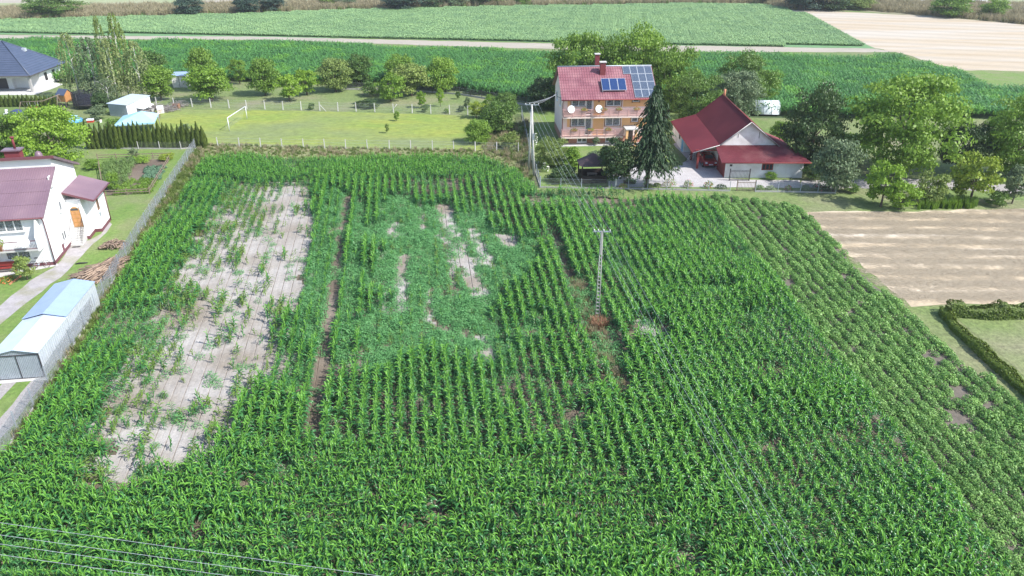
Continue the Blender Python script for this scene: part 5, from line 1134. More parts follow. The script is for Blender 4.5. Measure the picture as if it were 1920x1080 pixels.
# ------------------------------------------------------------------ gazebo
gx, gy = G(1112, 345); gz = thing('gazebo', 'small dark wooden gazebo with a brown shingled hip roof behind the corn', 'gazebo', (gx, gy + 1.6, 0), R(4))
b = MB(); hw_, ez, rz_ = 1.75, 2.15, 3.35
pts = [(-hw_, -hw_ + .5, ez), (-hw_ + .5, -hw_, ez), (hw_ - .5, -hw_, ez), (hw_, -hw_ + .5, ez), (hw_, hw_ - .5, ez), (hw_ - .5, hw_, ez), (-hw_ + .5, hw_, ez), (-hw_, hw_ - .5, ez)]
b.add(pts + [(0, 0, rz_)], [(i, (i + 1) % 8, 8) for i in range(8)] + [tuple(range(7, -1, -1))]); b.build('roof', M['brown_shingle'], gz)
for x in (-1.45, 1.45):
    for y in (-1.45, 1.45): MB().box(x - .07, x + .07, y - .07, y + .07, 0, ez).build('post', M['dark_wood'], gz)
pw = MB()
for s_ in (-1, 1): pw.box(-1.37, 1.37, s_ * 1.45 - .03, s_ * 1.45 + .03, .05, .95).box(s_ * 1.45 - .03, s_ * 1.45 + .03, -1.37, 1.37, .05, .95)
pw.build('parapet', M['dark_wood'], gz); MB().box(-1.35, 1.35, -1.35, 1.35, .0, .06).build('floor', M['dark_wood'], gz)
tb = thing('garden_table', 'pale table top glimpsed inside the dark gazebo', 'table', (gx, gy + 1.6, .06)); MB().box(-.6, .6, -.35, .35, .7, .75).build('top', M['wood'], tb)
for sx_ in (-.5, .5): MB().box(sx_ - .04, sx_ + .04, -.3, .3, 0, .699).build('leg', M['wood'], tb)
pl = thing('planter', 'dark wooden planter box with plants in the yard right of the gazebo', 'planter', (*G(1180, 344), 0))
MB().box(-.7, .7, -.2, .2, 0, .38).build('box', M['dark_wood'], pl); me = clump_mesh('planter_plants', 90, .6, .45, .12, LF['herb'], 9); o = bpy.data.objects.new('plants', me); link(o, pl); o.location.z = .3

# polytunnel
tx, ty = G(1436, 216); tn = thing('polytunnel', 'white plastic polytunnel glimpsed behind the barn among trees', 'polytunnel', (tx, ty + .6, 0), R(-4))
b = MB(); n = 12; vs = []; fs = []
for x in (-1.9, 1.9):
    for k in range(n + 1): a = math.pi * k / n; vs.append((x, -1.6 * math.cos(a), .35 + 1.9 * math.sin(a)))
fs = [(k, k + 1, n + 2 + k, n + 1 + k) for k in range(n)] + [tuple(range(n, -1, -1)), tuple(range(n + 1, 2 * n + 2))]
b.add(vs, fs, 0, True).build('film_cover', M['tunnel'], tn)
hp = MB()
for x in (-1.9, -.63, .63, 1.9): hp.tube([(x, -1.63 * math.cos(math.pi * k / n), .35 + 1.93 * math.sin(math.pi * k / n)) for k in range(n + 1)], .03, 5)
hp.build('hoop', M['galv'], tn)

# ------------------------------------------------------------------ white house on the left
AX, AY, AR = -41.72, 62.04, R(11.9)
wh = thing('white_house', 'white two storey house with plum coloured metal roofs and a side porch', 'house', (AX, AY, 0), AR)
WX = -9.5
plg = [(0, .35), (10.6, .35), (10.6, 6.3), (5.3, 8.45), (5.3, 7.55), (0, 4.85)]
b = MB(); n = len(plg); fr_ = [(0, v, z) for v, z in plg]; bk = [(WX, v, z) for v, z in plg]
b.add(fr_ + bk, [tuple(range(n)), tuple(range(2 * n - 1, n - 1, -1))] + [(i, i + n, (i + 1) % n + n, (i + 1) % n) for i in range(n)]); b.build('wall', M['white'], wh)
MB().box(WX + .01, -.012, .012, 10.59, 0, .349).box(-.1, .012, -.012, 10.6, 0, .348).build('plinth', M['maroon'], wh)
rr = MB(); ribbed(rr, (WX, -.35, 4.78), (.3, -.35, 4.78), (WX, 5.25, 7.72), (.3, 5.25, 7.72), .2, .03); rr.slab([(WX, -.35, 4.76), (.3, -.35, 4.76), (.3, 5.25, 7.7), (WX, 5.25, 7.7)], .12)
lower = rr.build('lower_roof', M['plum'], wh)
st = MB()
for k in range(1, 4): t = k / 4; st.box(WX, .3, -.35 + 5.6 * t - .015, -.35 + 5.6 * t + .015, 4.78 + 2.94 * t - .02, 4.78 + 2.94 * t + .035)
st.build('sheet_joint', M['plum'], lower)
rr = MB(); ribbed(rr, (WX, 11.0, 6.3), (.45, 11.0, 6.3), (WX, 5.0, 8.78), (.45, 5.0, 8.78), .2, .03); rr.slab([(WX, 5.0, 8.76), (.45, 5.0, 8.76), (.45, 11.0, 6.28), (WX, 11.0, 6.28)], .14)
upper = rr.build('upper_roof', M['plum'], wh); MB().box(WX, .48, 4.92, 4.998, 8.55, 8.82).build('fascia_board', M['maroon'], upper)
MB().tube([(WX, -.42, 4.72), (.32, -.42, 4.72)], .07, 6).build('gutter', M['maroon'], wh); MB().tube([(.08, -.36, 4.66), (.08, -.09, 4.4), (.08, -.09, .1)], .05, 6).build('drainpipe', M['maroon'], wh)
ch = MB().box(-3.95, -2.65, 6.0, 6.8, 7.8, 9.15).build('chimney', M['brick_red'], wh); MB().box(-4.1, -2.5, 5.85, 6.95, 9.152, 9.27).build('chimney_cap', M['plum'], ch)
MB().tube([(-3.1, 6.5, 9.27), (-3.1, 6.5, 10.2)], .11, 8).tube([(-3.1, 6.5, 10.25), (-3.1, 6.5, 10.38)], .2, 8).build('flue', M['brick_red'], ch)
MB().lathe([(.36, 8.3), (.34, 8.7), (.22, 8.95), (.04, 9.05)], 12, (-1.1, 6.0)).build('roof_vent', M['plum'], wh)
# gable wall details
window(wh, (.02, 3.7, 6.25), math.pi / 2, .55, .95, 1, None, None, True, 'window', True); window(wh, (.02, 4.2, 3.6), math.pi / 2, .7, 1.0, 1, None, None, True, 'window', True)
window(wh, (.02, 3.0, 1.0), math.pi / 2, 1.1, .95, 2, None, None, True)
MB().box(.0, .03, 2.5, 2.95, .35, .95).build('meter_cabinet', M['maroon'], wh)
MB().tube([(.03, 2.35, 1.0), (.03, 2.35, 1.9), (.03, 4.3, 2.7)], .012, 4).build('cable', M['dark_metal'], wh)
# front: recessed balcony wall, windows, balcony
window(wh, (-3.75, -.02, 3.5), 0, 2.15, 1.15, 3, None, None, True, 'window', True); window(wh, (-4.75, -.02, 2.3), 0, .95, 2.35, 1, None, None, False, 'balcony_door', True)
window(wh, (-3.75, -.02, .85), 0, 2.05, 1.1, 2, None, None, True, 'window', True); window(wh, (-8.4, -.02, .85), 0, 1.6, 1.1, 2, None, None, True)
bl = MB().box(WX, -.35, -1.35, -.014, 2.05, 2.2).build('balcony', M['conc_l'], wh)
MB().box(WX, -.42, -1.3, -1.24, 2.95, 3.0).box(WX, -.42, -1.31, -1.23, 2.25, 2.28).build('handrail', M['maroon'], bl)
me = MB().box(-.012, .012, -.012, .012, 2.281, 2.949).mesh('baluster_shape'); me.materials.append(M['dish'])
for k in range(42): o = bpy.data.objects.new('baluster', me); link(o, bl); o.location = (-.5 - k * .12, -1.27, 0)
wallpoly(wh, 'balcony_side_wall', [(0, 2.0), (1.35, 2.0), (1.35, 4.6), (.9, 4.6), (.0, 3.3)], .12, M['white'], (-.34, -1.36, 0), math.pi / 2)
dish(wh, (-1.35, -1.55, 3.0), (R(70), 0, R(20)), .45)
# porch
PX0, PY0, PX1, PY1 = 0.02, 6.1, 2.0, 10.9
MB().box(PX0, 1.32, 6.1, 7.85, 1.3, 4.15).box(PX0, PX1, 7.851, PY1, .35, 4.1).box(1.1, 1.35, 6.0, 7.9, .35, 4.0).build('porch_wall', M['white'], wh)
MB().box(1.0, 1.37, 5.98, 7.83, 0, .349).box(.1, 2.02, 7.83, PY1 + .01, 0, .348).build('porch_plinth', M['maroon'], wh)
pr = MB(); ribbed(pr, (2.6, 5.75, 4.05), (2.6, 11.3, 4.05), (-.0, 5.75, 5.0), (-.0, 11.3, 5.0), .2, .025); pr.slab([(2.6, 5.75, 4.03), (2.6, 11.3, 4.03), (0, 11.3, 4.98), (0, 5.75, 4.98)], .12)
pr.build('porch_roof', M['plum'], wh); MB().slab([(0, 5.70, 5.03), (2.62, 5.70, 4.08), (2.62, 5.745, 4.08), (0, 5.745, 5.03)], .2).build('verge_board', M['maroon'], wh)
MB().tube([(2.68, 5.75, 4.0), (2.68, 11.3, 4.0)], .06, 6).tube([(2.05, 10.95, 3.95), (2.05, 10.95, .1)], .05, 6).build('gutter', M['maroon'], wh)
dr = MB(); vs = [(0.22, 0, 1.35), (1.02, 0, 1.35), (1.02, 0, 3.0)] + [(.62 + .4 * math.cos(a), 0, 3.0 + .4 * math.sin(a)) for a in np.linspace(.3, math.pi - .3, 6)] + [(.22, 0, 3.0)]
n = len(vs); dr.add(vs + [(x, .06, z) for x, _, z in vs], [tuple(range(n)), tuple(range(2 * n - 1, n - 1, -1))] + [((i + 1) % n, i, i + n, (i + 1) % n + n) for i in range(n)])
door = dr.build('front_door', M['door_oak'], wh, (0, 6.02, 0))
cv = MB()
for i in range(2):
    for j in range(4): cv.box(.28 + i * .38, .58 + i * .38, -.025, -.002, 1.45 + j * .4, 1.75 + j * .4)
cv.build('door_panel', M['wood_l'], door); MB().box(.3, .94, -.02, -.002, 3.05, 3.25).build('fanlight', M['glass'], door)
for k in range(8): MB().box(.05, 1.1, 4.35 + k * .22, 4.35 + (k + 1) * .22 + (.0 if k < 7 else .1), 0, .16 * (k + 1)).build('step', M['conc_l'], wh)
rl = MB()
for k in range(8): rl.tube([(1.07, 4.45 + k * .22, .16 * (k + 1)), (1.07, 4.45 + k * .22, .16 * (k + 1) + .9)], .015, 4)
rl.tube([(1.07, 4.4, 1.05), (1.07, 6.05, 2.25)], .025, 5).tube([(.1, 4.4, 1.05), (.1, 6.05, 2.25)], .02, 5); rl.build('stair_railing', M['dark_metal'], wh)
window(wh, (2.005, 8.1, 2.2), math.pi / 2, .55, 1.2, 1, M['brown_trim'], None, False)
MB().box(2.0, 2.03, 8.2, 8.6, 1.5, 1.9).build('wall_star', M['galv_d'], wh)
def wpt(x, y, z=0): c, s = math.cos(AR), math.sin(AR); return (AX + x * c - y * s, AY + x * s + y * c, z)
pt = thing('potted_plant', 'leafy plant in an orange pot on the balcony rail of the white house', 'potted plant', wpt(-3.4, -1.2, 2.2)); MB().lathe([(.01, .0), (.13, .0), (.18, .55), (.2, .6), (.15, .6)], 12).build('pot', M['terracotta'], pt)
o = bpy.data.objects.new('foliage', clump_mesh('pot_leaves', 150, .4, .75, .12, LF['olive'], 3)); link(o, pt); o.location.z = .45
# things around the white house
bt = thing('garden_bench', 'long red painted bench by the wall of the white house', 'bench', wpt(-3.9, -.75), AR); MB().box(-1.5, 1.1, -.25, .1, .42, .48).build('seat', M['red_paint'], bt); MB().box(-1.5, 1.1, .12, .17, .55, .95).build('backrest', M['red_paint'], bt)
for sx_ in (-1.3, .9): MB().box(sx_ - .05, sx_ + .05, -.2, .12, 0, .419).build('leg', M['red_paint'], bt)
tb = thing('garden_table', 'bright red table standing in front of the white house', 'table', wpt(-4.9, -1.6), AR); MB().box(-1.1, .7, -.35, .35, .70, .76).build('top', M['red_plastic'], tb)
for sx_ in (-1.0, .6):
    for sy_ in (-.28, .28): MB().box(sx_ - .04, sx_ + .04, sy_ - .04, sy_ + .04, 0, .699).build('leg', M['red_plastic'], tb)
bicycle('white bicycle leaning on the front wall of the white house', wpt(-1.1, -.4), AR, M['dish'], R(-10))
fm_ = thing('door_mat', 'dark mat on the path at the foot of the porch steps', 'mat', wpt(.6, 4.1, .02), AR); fm_.location.z = .02; MB().box(-.35, .35, -.15, .15, 0, .02).build('mat', M['dark_metal'], fm_)
tr = thing('black_tyre_strip', 'black dog shaped strip lying on the grass above the branch pile', 'rubber strip', (*G(153, 495), 0), R(15)); MB().tube([(-.5, 0, .06), (-.2, .05, .08), (.2, 0, .08), (.5, .04, .06)], [.05, .08, .08, .05], 6).build('rubber', M['black'], tr)
fb = thing('flower_bed', 'small bed of orange flowers edged with a plank by the path', 'flower bed', (*G(20, 527), 0)); MB().box(.35, .42, -.8, .9, 0, .14).build('edging_plank', M['terracotta'], fb)
o = bpy.data.objects.new('flowers', clump_mesh('bed_flowers', 260, .75, .4, .11, [LF['fresh'], M['petal_o']], 8, mi=(np.arange(260) % 3 == 0).astype(int))); link(o, fb); o.location.x = -.4

# ------------------------------------------------------------------ steel garages
gar = G(86, 707); GA = math.atan2(1.26, 9.05)
def garage(name, label, y0, y1, hw_, hz, rz_, roofm, doors):
    c, s = math.cos(GA), math.sin(GA); t = thing(name, label, 'garage', (gar[0] - y0 * s, gar[1] + y0 * c, 0), GA); L_ = y1 - y0
    sh = MB(); n = int(L_ / .28)
    for k in range(n):                                        # profiled side sheets
        a = L_ * k / n; b_ = L_ * (k + 1) / n; m1 = a + (b_ - a) * .55; m2 = a + (b_ - a) * .6; m3 = a + (b_ - a) * .95
        for x, sg in ((0, 1), (-hw_, -1)):
            P_ = [(x, a), (x, m1), (x + .025 * sg, m2), (x + .025 * sg, m3), (x, b_)]
            for (xa, ya), (xb, yb) in zip(P_[:-1], P_[1:]): sh.quad((xa, ya, .03), (xb, yb, .03), (xb, yb, hz), (xa, ya, hz))
    sh.quad((0, L_, .03), (-hw_, L_, .03), (-hw_, L_, hz), (-hw_ / 2, L_, rz_ - .03), (0, L_, hz)); sh.build('wall', M['galv'], t)
    rf = MB(); e = .06
    for s_ in (0, 1):
        xe = e if s_ == 0 else -hw_ - e; rf.slab([(xe, -.12, hz), (xe, L_ + .06, hz), (-hw_ / 2, L_ + .06, rz_), (-hw_ / 2, -.12, rz_)][::1 if s_ == 0 else -1], .03)
    rf.build('roof', roofm, t)
    if doors:
        b = MB(); n = 26
        for k in range(n):
            x = -hw_ + .04 + (hw_ - .08) * k / n; w1 = (hw_ - .08) / n; zt = hz + (rz_ - hz) * (1 - abs((x + hw_ / 2) / (hw_ / 2))) - .06
            b.quad((x, 0, .05), (x + w1 * .5, .0, .05), (x + w1 * .5, .0, zt), (x, 0, zt)).quad((x + w1 * .5, 0, .05), (x + w1, .05, .05), (x + w1, .05, zt), (x + w1 * .5, 0, zt))
        b.build('front_sheet', M['galv_d'], t)
        MB().box(-hw_, -hw_ + .05, -.05, .03, 0, hz).box(-.05, 0, -.05, .03, 0, hz).box(-hw_ + .051, -.051, -.052, .03, 1.84, 1.89).box(-hw_ + .051, -.051, -.05, .03, 0.0, .05).build('door_frame', M['dark_metal'], t)
        MB().box(-hw_ * .5 - .02, -hw_ * .5 + .02, -.045, -.005, .06, 1.83).build('door_edge', M['dark_metal'], t)
    return t
garage('steel_garage', 'near white steel garage with ribbed double doors', 0, 4.95, 2.95, 2.02, 2.36, M['galv_roof'], True)
garage('steel_garage', 'far bluish roofed steel garage joined behind the near white one', 5.0, 10.75, 2.95, 2.14, 2.5, M['galv_blue'], False)

# ------------------------------------------------------------------ fences
def fence(name, label, pts, h, post, panel, plinth=0, step=2.6, posts_at=None, pw=.05, fm=None, wires=0, lean=0):
    """posts along a line of ground points with panels between; every post and panel a part"""
    x0, y0 = pts[0]; t = thing(name, label, 'fence', (x0, y0, 0)); P_ = []
    if posts_at: P_ = posts_at
    else:
        for (ax, ay), (bx, by) in zip(pts[:-1], pts[1:]):
            L_ = math.hypot(bx - ax, by - ay); k = max(1, round(L_ / step)); P_ += [(ax + (bx - ax) * i / k, ay + (by - ay) * i / k) for i in range(k)]
        P_.append(pts[-1])
    me = MB().add([(-pw, -pw, 0), (pw, -pw, 0), (pw, pw, 0), (-pw, pw, 0), (-pw * .8, -pw * .8, h + .1), (pw * .8, -pw * .8, h + .1), (pw * .8, pw * .8, h + .1), (-pw * .8, pw * .8, h + .1)], [(0, 3, 2, 1), (4, 5, 6, 7), (0, 1, 5, 4), (1, 2, 6, 5), (2, 3, 7, 6), (3, 0, 4, 7)]).mesh('post_shape'); me.materials.append(post)
    for (x, y) in P_:
        o = bpy.data.objects.new('post', me); link(o, t); o.location = (x - x0, y - y0, 0); o.rotation_euler = (rnd.uniform(-.03, .03), rnd.uniform(-.03, .03), rnd.uniform(0, .4))
    for (ax, ay), (bx, by) in zip(P_[:-1], P_[1:]):
        L_ = math.hypot(bx - ax, by - ay); an = math.atan2(by - ay, bx - ax)
        if panel: MB().box(pw, L_ - pw, -.004, .004, plinth + .02, h).build('mesh_panel', panel, t, (ax - x0, ay - y0, 0), (0, 0, an))
        if plinth: MB().box(pw, L_ - pw, -.03, .03, 0, plinth).build('plinth_board', M['conc'], t, (ax - x0, ay - y0, 0), (0, 0, an))
    if wires:
        b = MB()
        for k in range(wires):
            z = h * (k + 1) / wires; b.tube([(x - x0, y - y0, z) for x, y in P_], .006, 3, cap=False)
        b.build('line_wire', M['wire'], t)
    return t
row1 = [G(x, y) for x, y in ((262, 196), (294, 198), (327, 199.5), (361, 200.5), (396, 201.5), (430, 203), (463, 204), (497, 205), (531, 206), (565, 206.5), (600, 207.5), (634, 208.5), (668, 209), (703, 210), (738, 211), (773, 212), (808, 213), (843, 214), (877, 215.5))]
f1 = fence('post_fence', 'wire fence on white concrete posts along the back edge of the meadow', row1, 1.35, M['conc_l'], M['net_thin'], 0, posts_at=row1, pw=.075, wires=3)
for px, d in ((600, 1.0), (745, -.9)):
    x, y = G(px, 209); MB().tube([(x - row1[0][0], y - row1[0][1], 1.2), (x + d - row1[0][0], y - row1[0][1], 0)], .05, 5).build('brace', M['conc_l'], f1)
row2 = [G(x, y) for x, y in ((409, 275), (449, 275.5), (489, 276), (529, 277), (569, 277.5), (609, 278), (648.5, 279), (689, 279.5), (730, 280), (770, 280.5), (811, 281), (851, 282), (891, 283), (931, 284), (972, 285))]
fence('post_fence', 'wire fence on white concrete posts between the meadow and the big corn field', row2, 1.2, M['conc_l'], M['net_thin'], 0, posts_at=row2, pw=.06, wires=3)
lf_ = [G(372, 272), G(330, 337), G(262, 443), G(180, 583), G(92, 722), G(0, 862), G(-120, 1050)]
fl = fence('chain_link_fence', 'long grey chain link fence running along the left edge of the corn field', lf_, 1.45, M['galv_d'], M['net'], .12, 2.5, pw=.03, wires=2)
x, y = lf_[0]; MB().tube([(.05, .1, 1.7), (1.05, .2, 0)], .06, 5).build('brace', M['conc_l'], fl); MB().box(-.02, .16, 0, .16, 0, 1.75).build('corner_post', M['conc_l'], fl)
fence('chain_link_fence', 'low fence with grey posts in front of the orange house garden behind the corn', [G(1012, 352), G(1090, 354), G(1142, 354), G(1250, 356), G(1368, 359)], 1.15, M['galv_d'], M['net_thin'], .18, 2.6, pw=.03, wires=2)
fence('chain_link_fence', 'low fence along the gravel lane with shrubs behind it', [G(1416, 360), G(1500, 361), G(1566, 363)], 1.15, M['galv_d'], M['net_thin'], .18, 2.6, pw=.03, wires=2)
fence('garden_side_fence', 'silvery mesh fence running back from the corn corner beside the power pole', [G(1013, 352), G(1002, 318), G(994, 290), G(985, 250), G(978, 215)], 1.3, M['galv_d'], M['net'], .15, 2.6, pw=.04, wires=2)
fence('back_fence', 'dark posted fence with a pale base between the orchard and the far corn', [G(640, 168), G(760, 170), G(862, 178), (G(925, 188)), G(985, 198), G(1040, 200)], 1.3, M['dark_metal'], M['net_thin'], .3, 2.8, pw=.04, wires=2)
fence('thuja_fence', 'low wire fence with a concrete base just in front of the tall thujas', [G(176, 279), G(260, 279.5), G(340, 280), G(370, 277)], 1.0, M['conc_l'], M['net_thin'], .18, 2.6, pw=.04)

# ------------------------------------------------------------------ power poles and wires
px0, py0 = G(1119, 603); pk = thing('power_pole', 'slender concrete lattice pole standing alone in the middle of the corn', 'power pole', (px0, py0, 0), R(-3)); PH = hgt(1119, 603, 433)
for x in (-1, 1): MB().tube([(x * .15, 0, 0), (x * .06, 0, PH)], [.04, .03], 6).build('leg', M['conc'], pk)
for k in range(17):
    z = .4 + k * (PH - 2.3) / 17; w_ = .17 - .095 * z / PH; MB().box(-w_, w_, -.03, .03, z, z + .07).build('rung', M['conc'], pk)
MB().box(-.07, .07, -.05, .05, PH - 1.9, PH).build('pole_top', M['conc'], pk)
def crossarm(t, z, xs, dz=.0):
    MB().box(min(xs) - .08, max(xs) + .08, -.04, .04, z - .04, z + .04).build('crossarm', M['galv_d'], t)
    for x in xs: MB().lathe([(.02, z + .041), (.055, z + .06), (.06, z + .13), (.035, z + .18), (.01, z + .19)], 8, (x, 0)).build('insulator', M['insul'], t)
XS = (-.58, -.28, .12, .58); crossarm(pk, PH - .05, XS)
wt = thing('dry_brush', 'brown dead weeds heaped round the foot of the lattice pole', 'dead weeds', (px0 + .1, py0 - .7, 0))
o = bpy.data.objects.new('stems', tuft_mesh('dead_weed_stems', 900, .75, .8, .025, leafmat('dead_weed', (.26, .16, .10), .5, .8, .1), 9, .6)); link(o, wt)
bx, by = G(1001, 330); BH = 8.75; pb = thing('power_pole', 'twin leg concrete pole beside the orange house garden with wires fanning out', 'power pole', (bx, by, 0), R(-4))
MB().tube([(0, 0, 0), (-.35, 0, BH)], [.15, .09], 8).build('leg', M['conc_l'], pb); MB().tube([(-.75, 1.9, 0), (-.42, .12, BH - .6)], [.13, .09], 8).build('strut', M['conc_l'], pb)
bc = bpy.data.objects.new('top_fitting', None); XB = (-1.1, -.62, -.1, .4); crossarm(pb, BH - .05, XB); bpy.data.objects.remove(bc)
MB().box(-.16, .0, -.14, -.04, 4.6, 5.3).build('fuse_box', M['galv_d'], pb)
def span(b, p, q, sag, r_=.009, n=18):
    b.tube([(p[0] + (q[0] - p[0]) * t, p[1] + (q[1] - p[1]) * t, p[2] + (q[2] - p[2]) * t - sag * 4 * t * (1 - t)) for t in [i / n for i in range(n + 1)]], r_, 4, cap=False)
def wires(label, ps, qs, sag, r_=.009):
    t = thing('overhead_line', label, 'power line', ps[0])
    for p, q in zip(ps, qs): b = MB(); o_ = ps[0]; span(b, [p[i] - o_[i] for i in range(3)], [q[i] - o_[i] for i in range(3)], sag, r_); b.build('wire', M['wire'], t)
A_ = [(px0 + x * math.cos(R(-3)), py0 + x * math.sin(R(-3)), PH + .1) for x in XS]; B_ = [(bx + x * math.cos(R(-4)), by + x * math.sin(R(-4)), BH + .1) for x in XB]
ex_, ey_ = G(1400, 930, 6.6); k_ = (8 - py0) / (ey_ - py0)
E_ = [(px0 + (ex_ - px0) * k_ + x * 1.0, 8, 8.0) for x in XS]
wires('four thin wires between the twin leg pole and the lattice pole in the corn', B_, A_, .55, .008)
wires('four thin wires running from the lattice pole to the lower right over the corn', A_, E_, .9, .006)
wires('four service wires from the twin leg pole to the left gable of the orange house', B_, [hpt(-.75, 1.2 + .25 * i, 6.6) for i in range(4)], .15, .014)
NW = [G(0, y, 7.0) for y in (980, 1003, 1020, 1040)]; NE = [G(700, y, 7.0) for y in (1080, 1101, 1118, 1138)]
wires('four pale wires crossing the bottom left corner close to the viewer', [(a[0] * 1.6 - b[0] * .6, a[1] * 1.6 - b[1] * .6, 7.05) for a, b in zip(NW, NE)], [(b[0] * 2.2 - a[0] * 1.2, b[1] * 2.2 - a[1] * 1.2, 7.3) for a, b in zip(NW, NE)], .15, .010)

# ------------------------------------------------------------------ bungalow with slate blue hip roof
BR = R(4); bg = thing('bungalow', 'unfinished white bungalow with a large slate blue hip roof and open terrace', 'house', (-86.6, 137.0, 0), BR)
E_Z, RZ_ = 2.95, 8.0; Wb, Db = 24.0, 14.0
rf = MB(); co = [(-Wb, 0, E_Z), (0, 0, E_Z), (0, Db, E_Z), (-Wb, Db, E_Z)]; ra, rb_ = (-Wb + 7, 7, RZ_), (-7, 7, RZ_)
rf.slab([co[0], co[1], rb_, ra], .12).slab([co[1], co[2], rb_], .12).slab([co[2], co[3], ra, rb_], .12).slab([co[3], co[0], ra], .12); hr = rf.build('roof', M['slate'], bg)
cb = MB()
for k in range(1, 16):
    t = k / 16; z = E_Z + (RZ_ - E_Z) * t + .01; y = 7 * t; cb.box(-Wb + y, -y, y - .02, y + .03, z - .01, z + .035); cb.box(-y - .03, -y + .02, y, Db - y, z - .01, z + .035)
cb.build('tile_course', M['slate'], hr)
MB().tube([(0, 0, E_Z + .03), rb_, (-7, 7, RZ_ + .03)], .11, 6).tube([(0, Db, E_Z + .03), (-7, 7, RZ_ + .03)], .11, 6).tube([ra, rb_], .11, 6).build('hip_cap', M['slate'], hr)
MB().tube([(-8.2, 6.3, 7.4), (-8.2, 6.3, 8.3)], .12, 8).build('vent_pipe', M['dark_metal'], hr); MB().box(-4.6, -4.0, 8.2, 8.9, 5.9, 6.5).build('roof_window', M['galv'], hr)
MB().box(-Wb + .6, -5.3, 3.6, Db - .6, 0, 2.82).box(-5.29, -.75, 4.5, Db - .6, 0, 2.82).build('wall', M['white'], bg)
MB().box(-9.0, -6.2, 3.52, 3.59, .05, 2.35).build('opening', M['dark_metal'], bg); MB().box(-.75, -.7, 6.3, 7.3, .9, 2.3).box(-.75, -.7, 9.4, 10.4, .9, 2.3).build('opening', M['dark_metal'], bg)
MB().box(-9.3, -9.0, 3.3, 3.59, 0, 2.6).build('door_jamb', M['conc_l'], bg)
MB().box(-.7, -.35, .35, .75, 0, 2.82).build('column', M['conc'], bg); MB().box(-Wb + .6, -.35, .36, .7, 2.5, 2.82).box(-.7, -.36, .76, 4.49, 2.5, 2.82).build('beam', M['conc_l'], bg)
MB().tube([(-Wb, -.07, E_Z - .06), (.05, -.07, E_Z - .06)], .08, 6).tube([(.07, 0, E_Z - .06), (.07, Db, E_Z - .06)], .08, 6).build('gutter', M['dark_metal'], bg)

# ------------------------------------------------------------------ tin sheds, play things, canopy
def shed(label, p0, ang, w_, d, hf, hb, wall, roof, side=None):
    t = thing('tin_shed', label, 'shed', (*p0, 0), ang)
    MB().box(0, w_, 0, .05, 0, hf).build('front_wall', wall, t); MB().add([(w_, .05, 0), (w_, d, 0), (w_, d, hb), (w_, .05, hf), (w_ - .04, .05, 0), (w_ - .04, d, 0), (w_ - .04, d, hb), (w_ - .04, .05, hf)], [(0, 1, 2, 3), (7, 6, 5, 4)]).add([(0, .05, 0), (0, d, 0), (0, d, hb), (0, .05, hf)], [(3, 2, 1, 0)]).build('side_wall', side or wall, t)
    MB().box(0, w_, d, d + .05, 0, hb).build('back_wall', wall, t)
    MB().slab([(-.15, -.15, hf + .03), (w_ + .15, -.15, hf + .03), (w_ + .15, d + .15, hb + .05), (-.15, d + .15, hb + .05)], .05).build('roof', roof, t)
    b = MB(); n = int(w_ / .25)
    for k in range(n): b.box(w_ * k / n + .02, w_ * k / n + .1, -.018, -.001, .05, hf - .05)
    b.build('rib', wall, t); return t
s1 = shed('larger tin shed with white side and pale roof beside the scrap heap', G(207, 217), R(-18), 3.6, 5.2, 1.95, 2.35, M['galv_d'], M['galv_roof'], M['white'])
s2 = shed('smaller tin shed with double doors between the orchard trees', G(325, 164.5), R(8), 2.5, 3.0, 2.15, 2.3, M['dirty_white'], M['galv_blue'])
MB().box(1.2, 1.26, -.03, -.001, .05, 2.0).build('door_gap', M['dark_metal'], s2)
c = thing('lean_to_roof', 'white sheet roof sloping down from the larger tin shed to the scrap heap', 'roof', (*G(247, 214), 0), R(-18))
MB().slab([(0, 0, 1.2), (2.6, 0, 1.0), (2.6, 2.4, 1.3), (0, 2.4, 1.6)], .05).build('sheet', M['white'], c); 
for x in (.1, 2.4): MB().box(x, x + .08, .1, .18, 0, .98).build('post', M['wood'], c)
sc_ = [(258, 214, 'crate'), (266, 208, 'crate'), (276, 206, 'drum'), (283, 212, 'crate'), (290, 206, 'heap'), (302, 212, 'cabinet'), (298, 221, 'bucket'), (311, 210, 'heap'), (322, 206, 'heap'), (331, 203, 'box'), (271, 216, 'heap'), (338, 200, 'heap'), (284, 204, 'heap'), (264, 220, 'crate'), (278, 221, 'heap'), (306, 205, 'heap')]
lbs = {0: 'grey crate at the left end of the scrap heap, against the shed', 1: 'pale crate behind the scrap heap', 2: 'rusty grey drum lying in the scrap heap', 3: 'dull box in the middle of the scrap heap', 4: 'pile of tangled grey branches and scrap behind the white cabinet', 5: 'white cabinet with a pink front standing at the scrap heap', 6: 'pinkish bucket in front of the white cabinet',
       7: 'heap of grey brushwood right of the white cabinet', 8: 'heap of twigs near the right end of the scrap row', 9: 'reddish box near the right end of the scrap row', 10: 'low grey clutter pile in front of the crates', 11: 'last small twig heap at the right end of the scrap row', 12: 'tall tangle of grey sticks at the back of the scrap heap near the fence', 13: 'low pale crate at the front left of the scrap heap near the canopy', 14: 'loose twigs in front of the drum close to the canopy', 15: 'grey twig heap behind the cabinet by the white fence posts'}
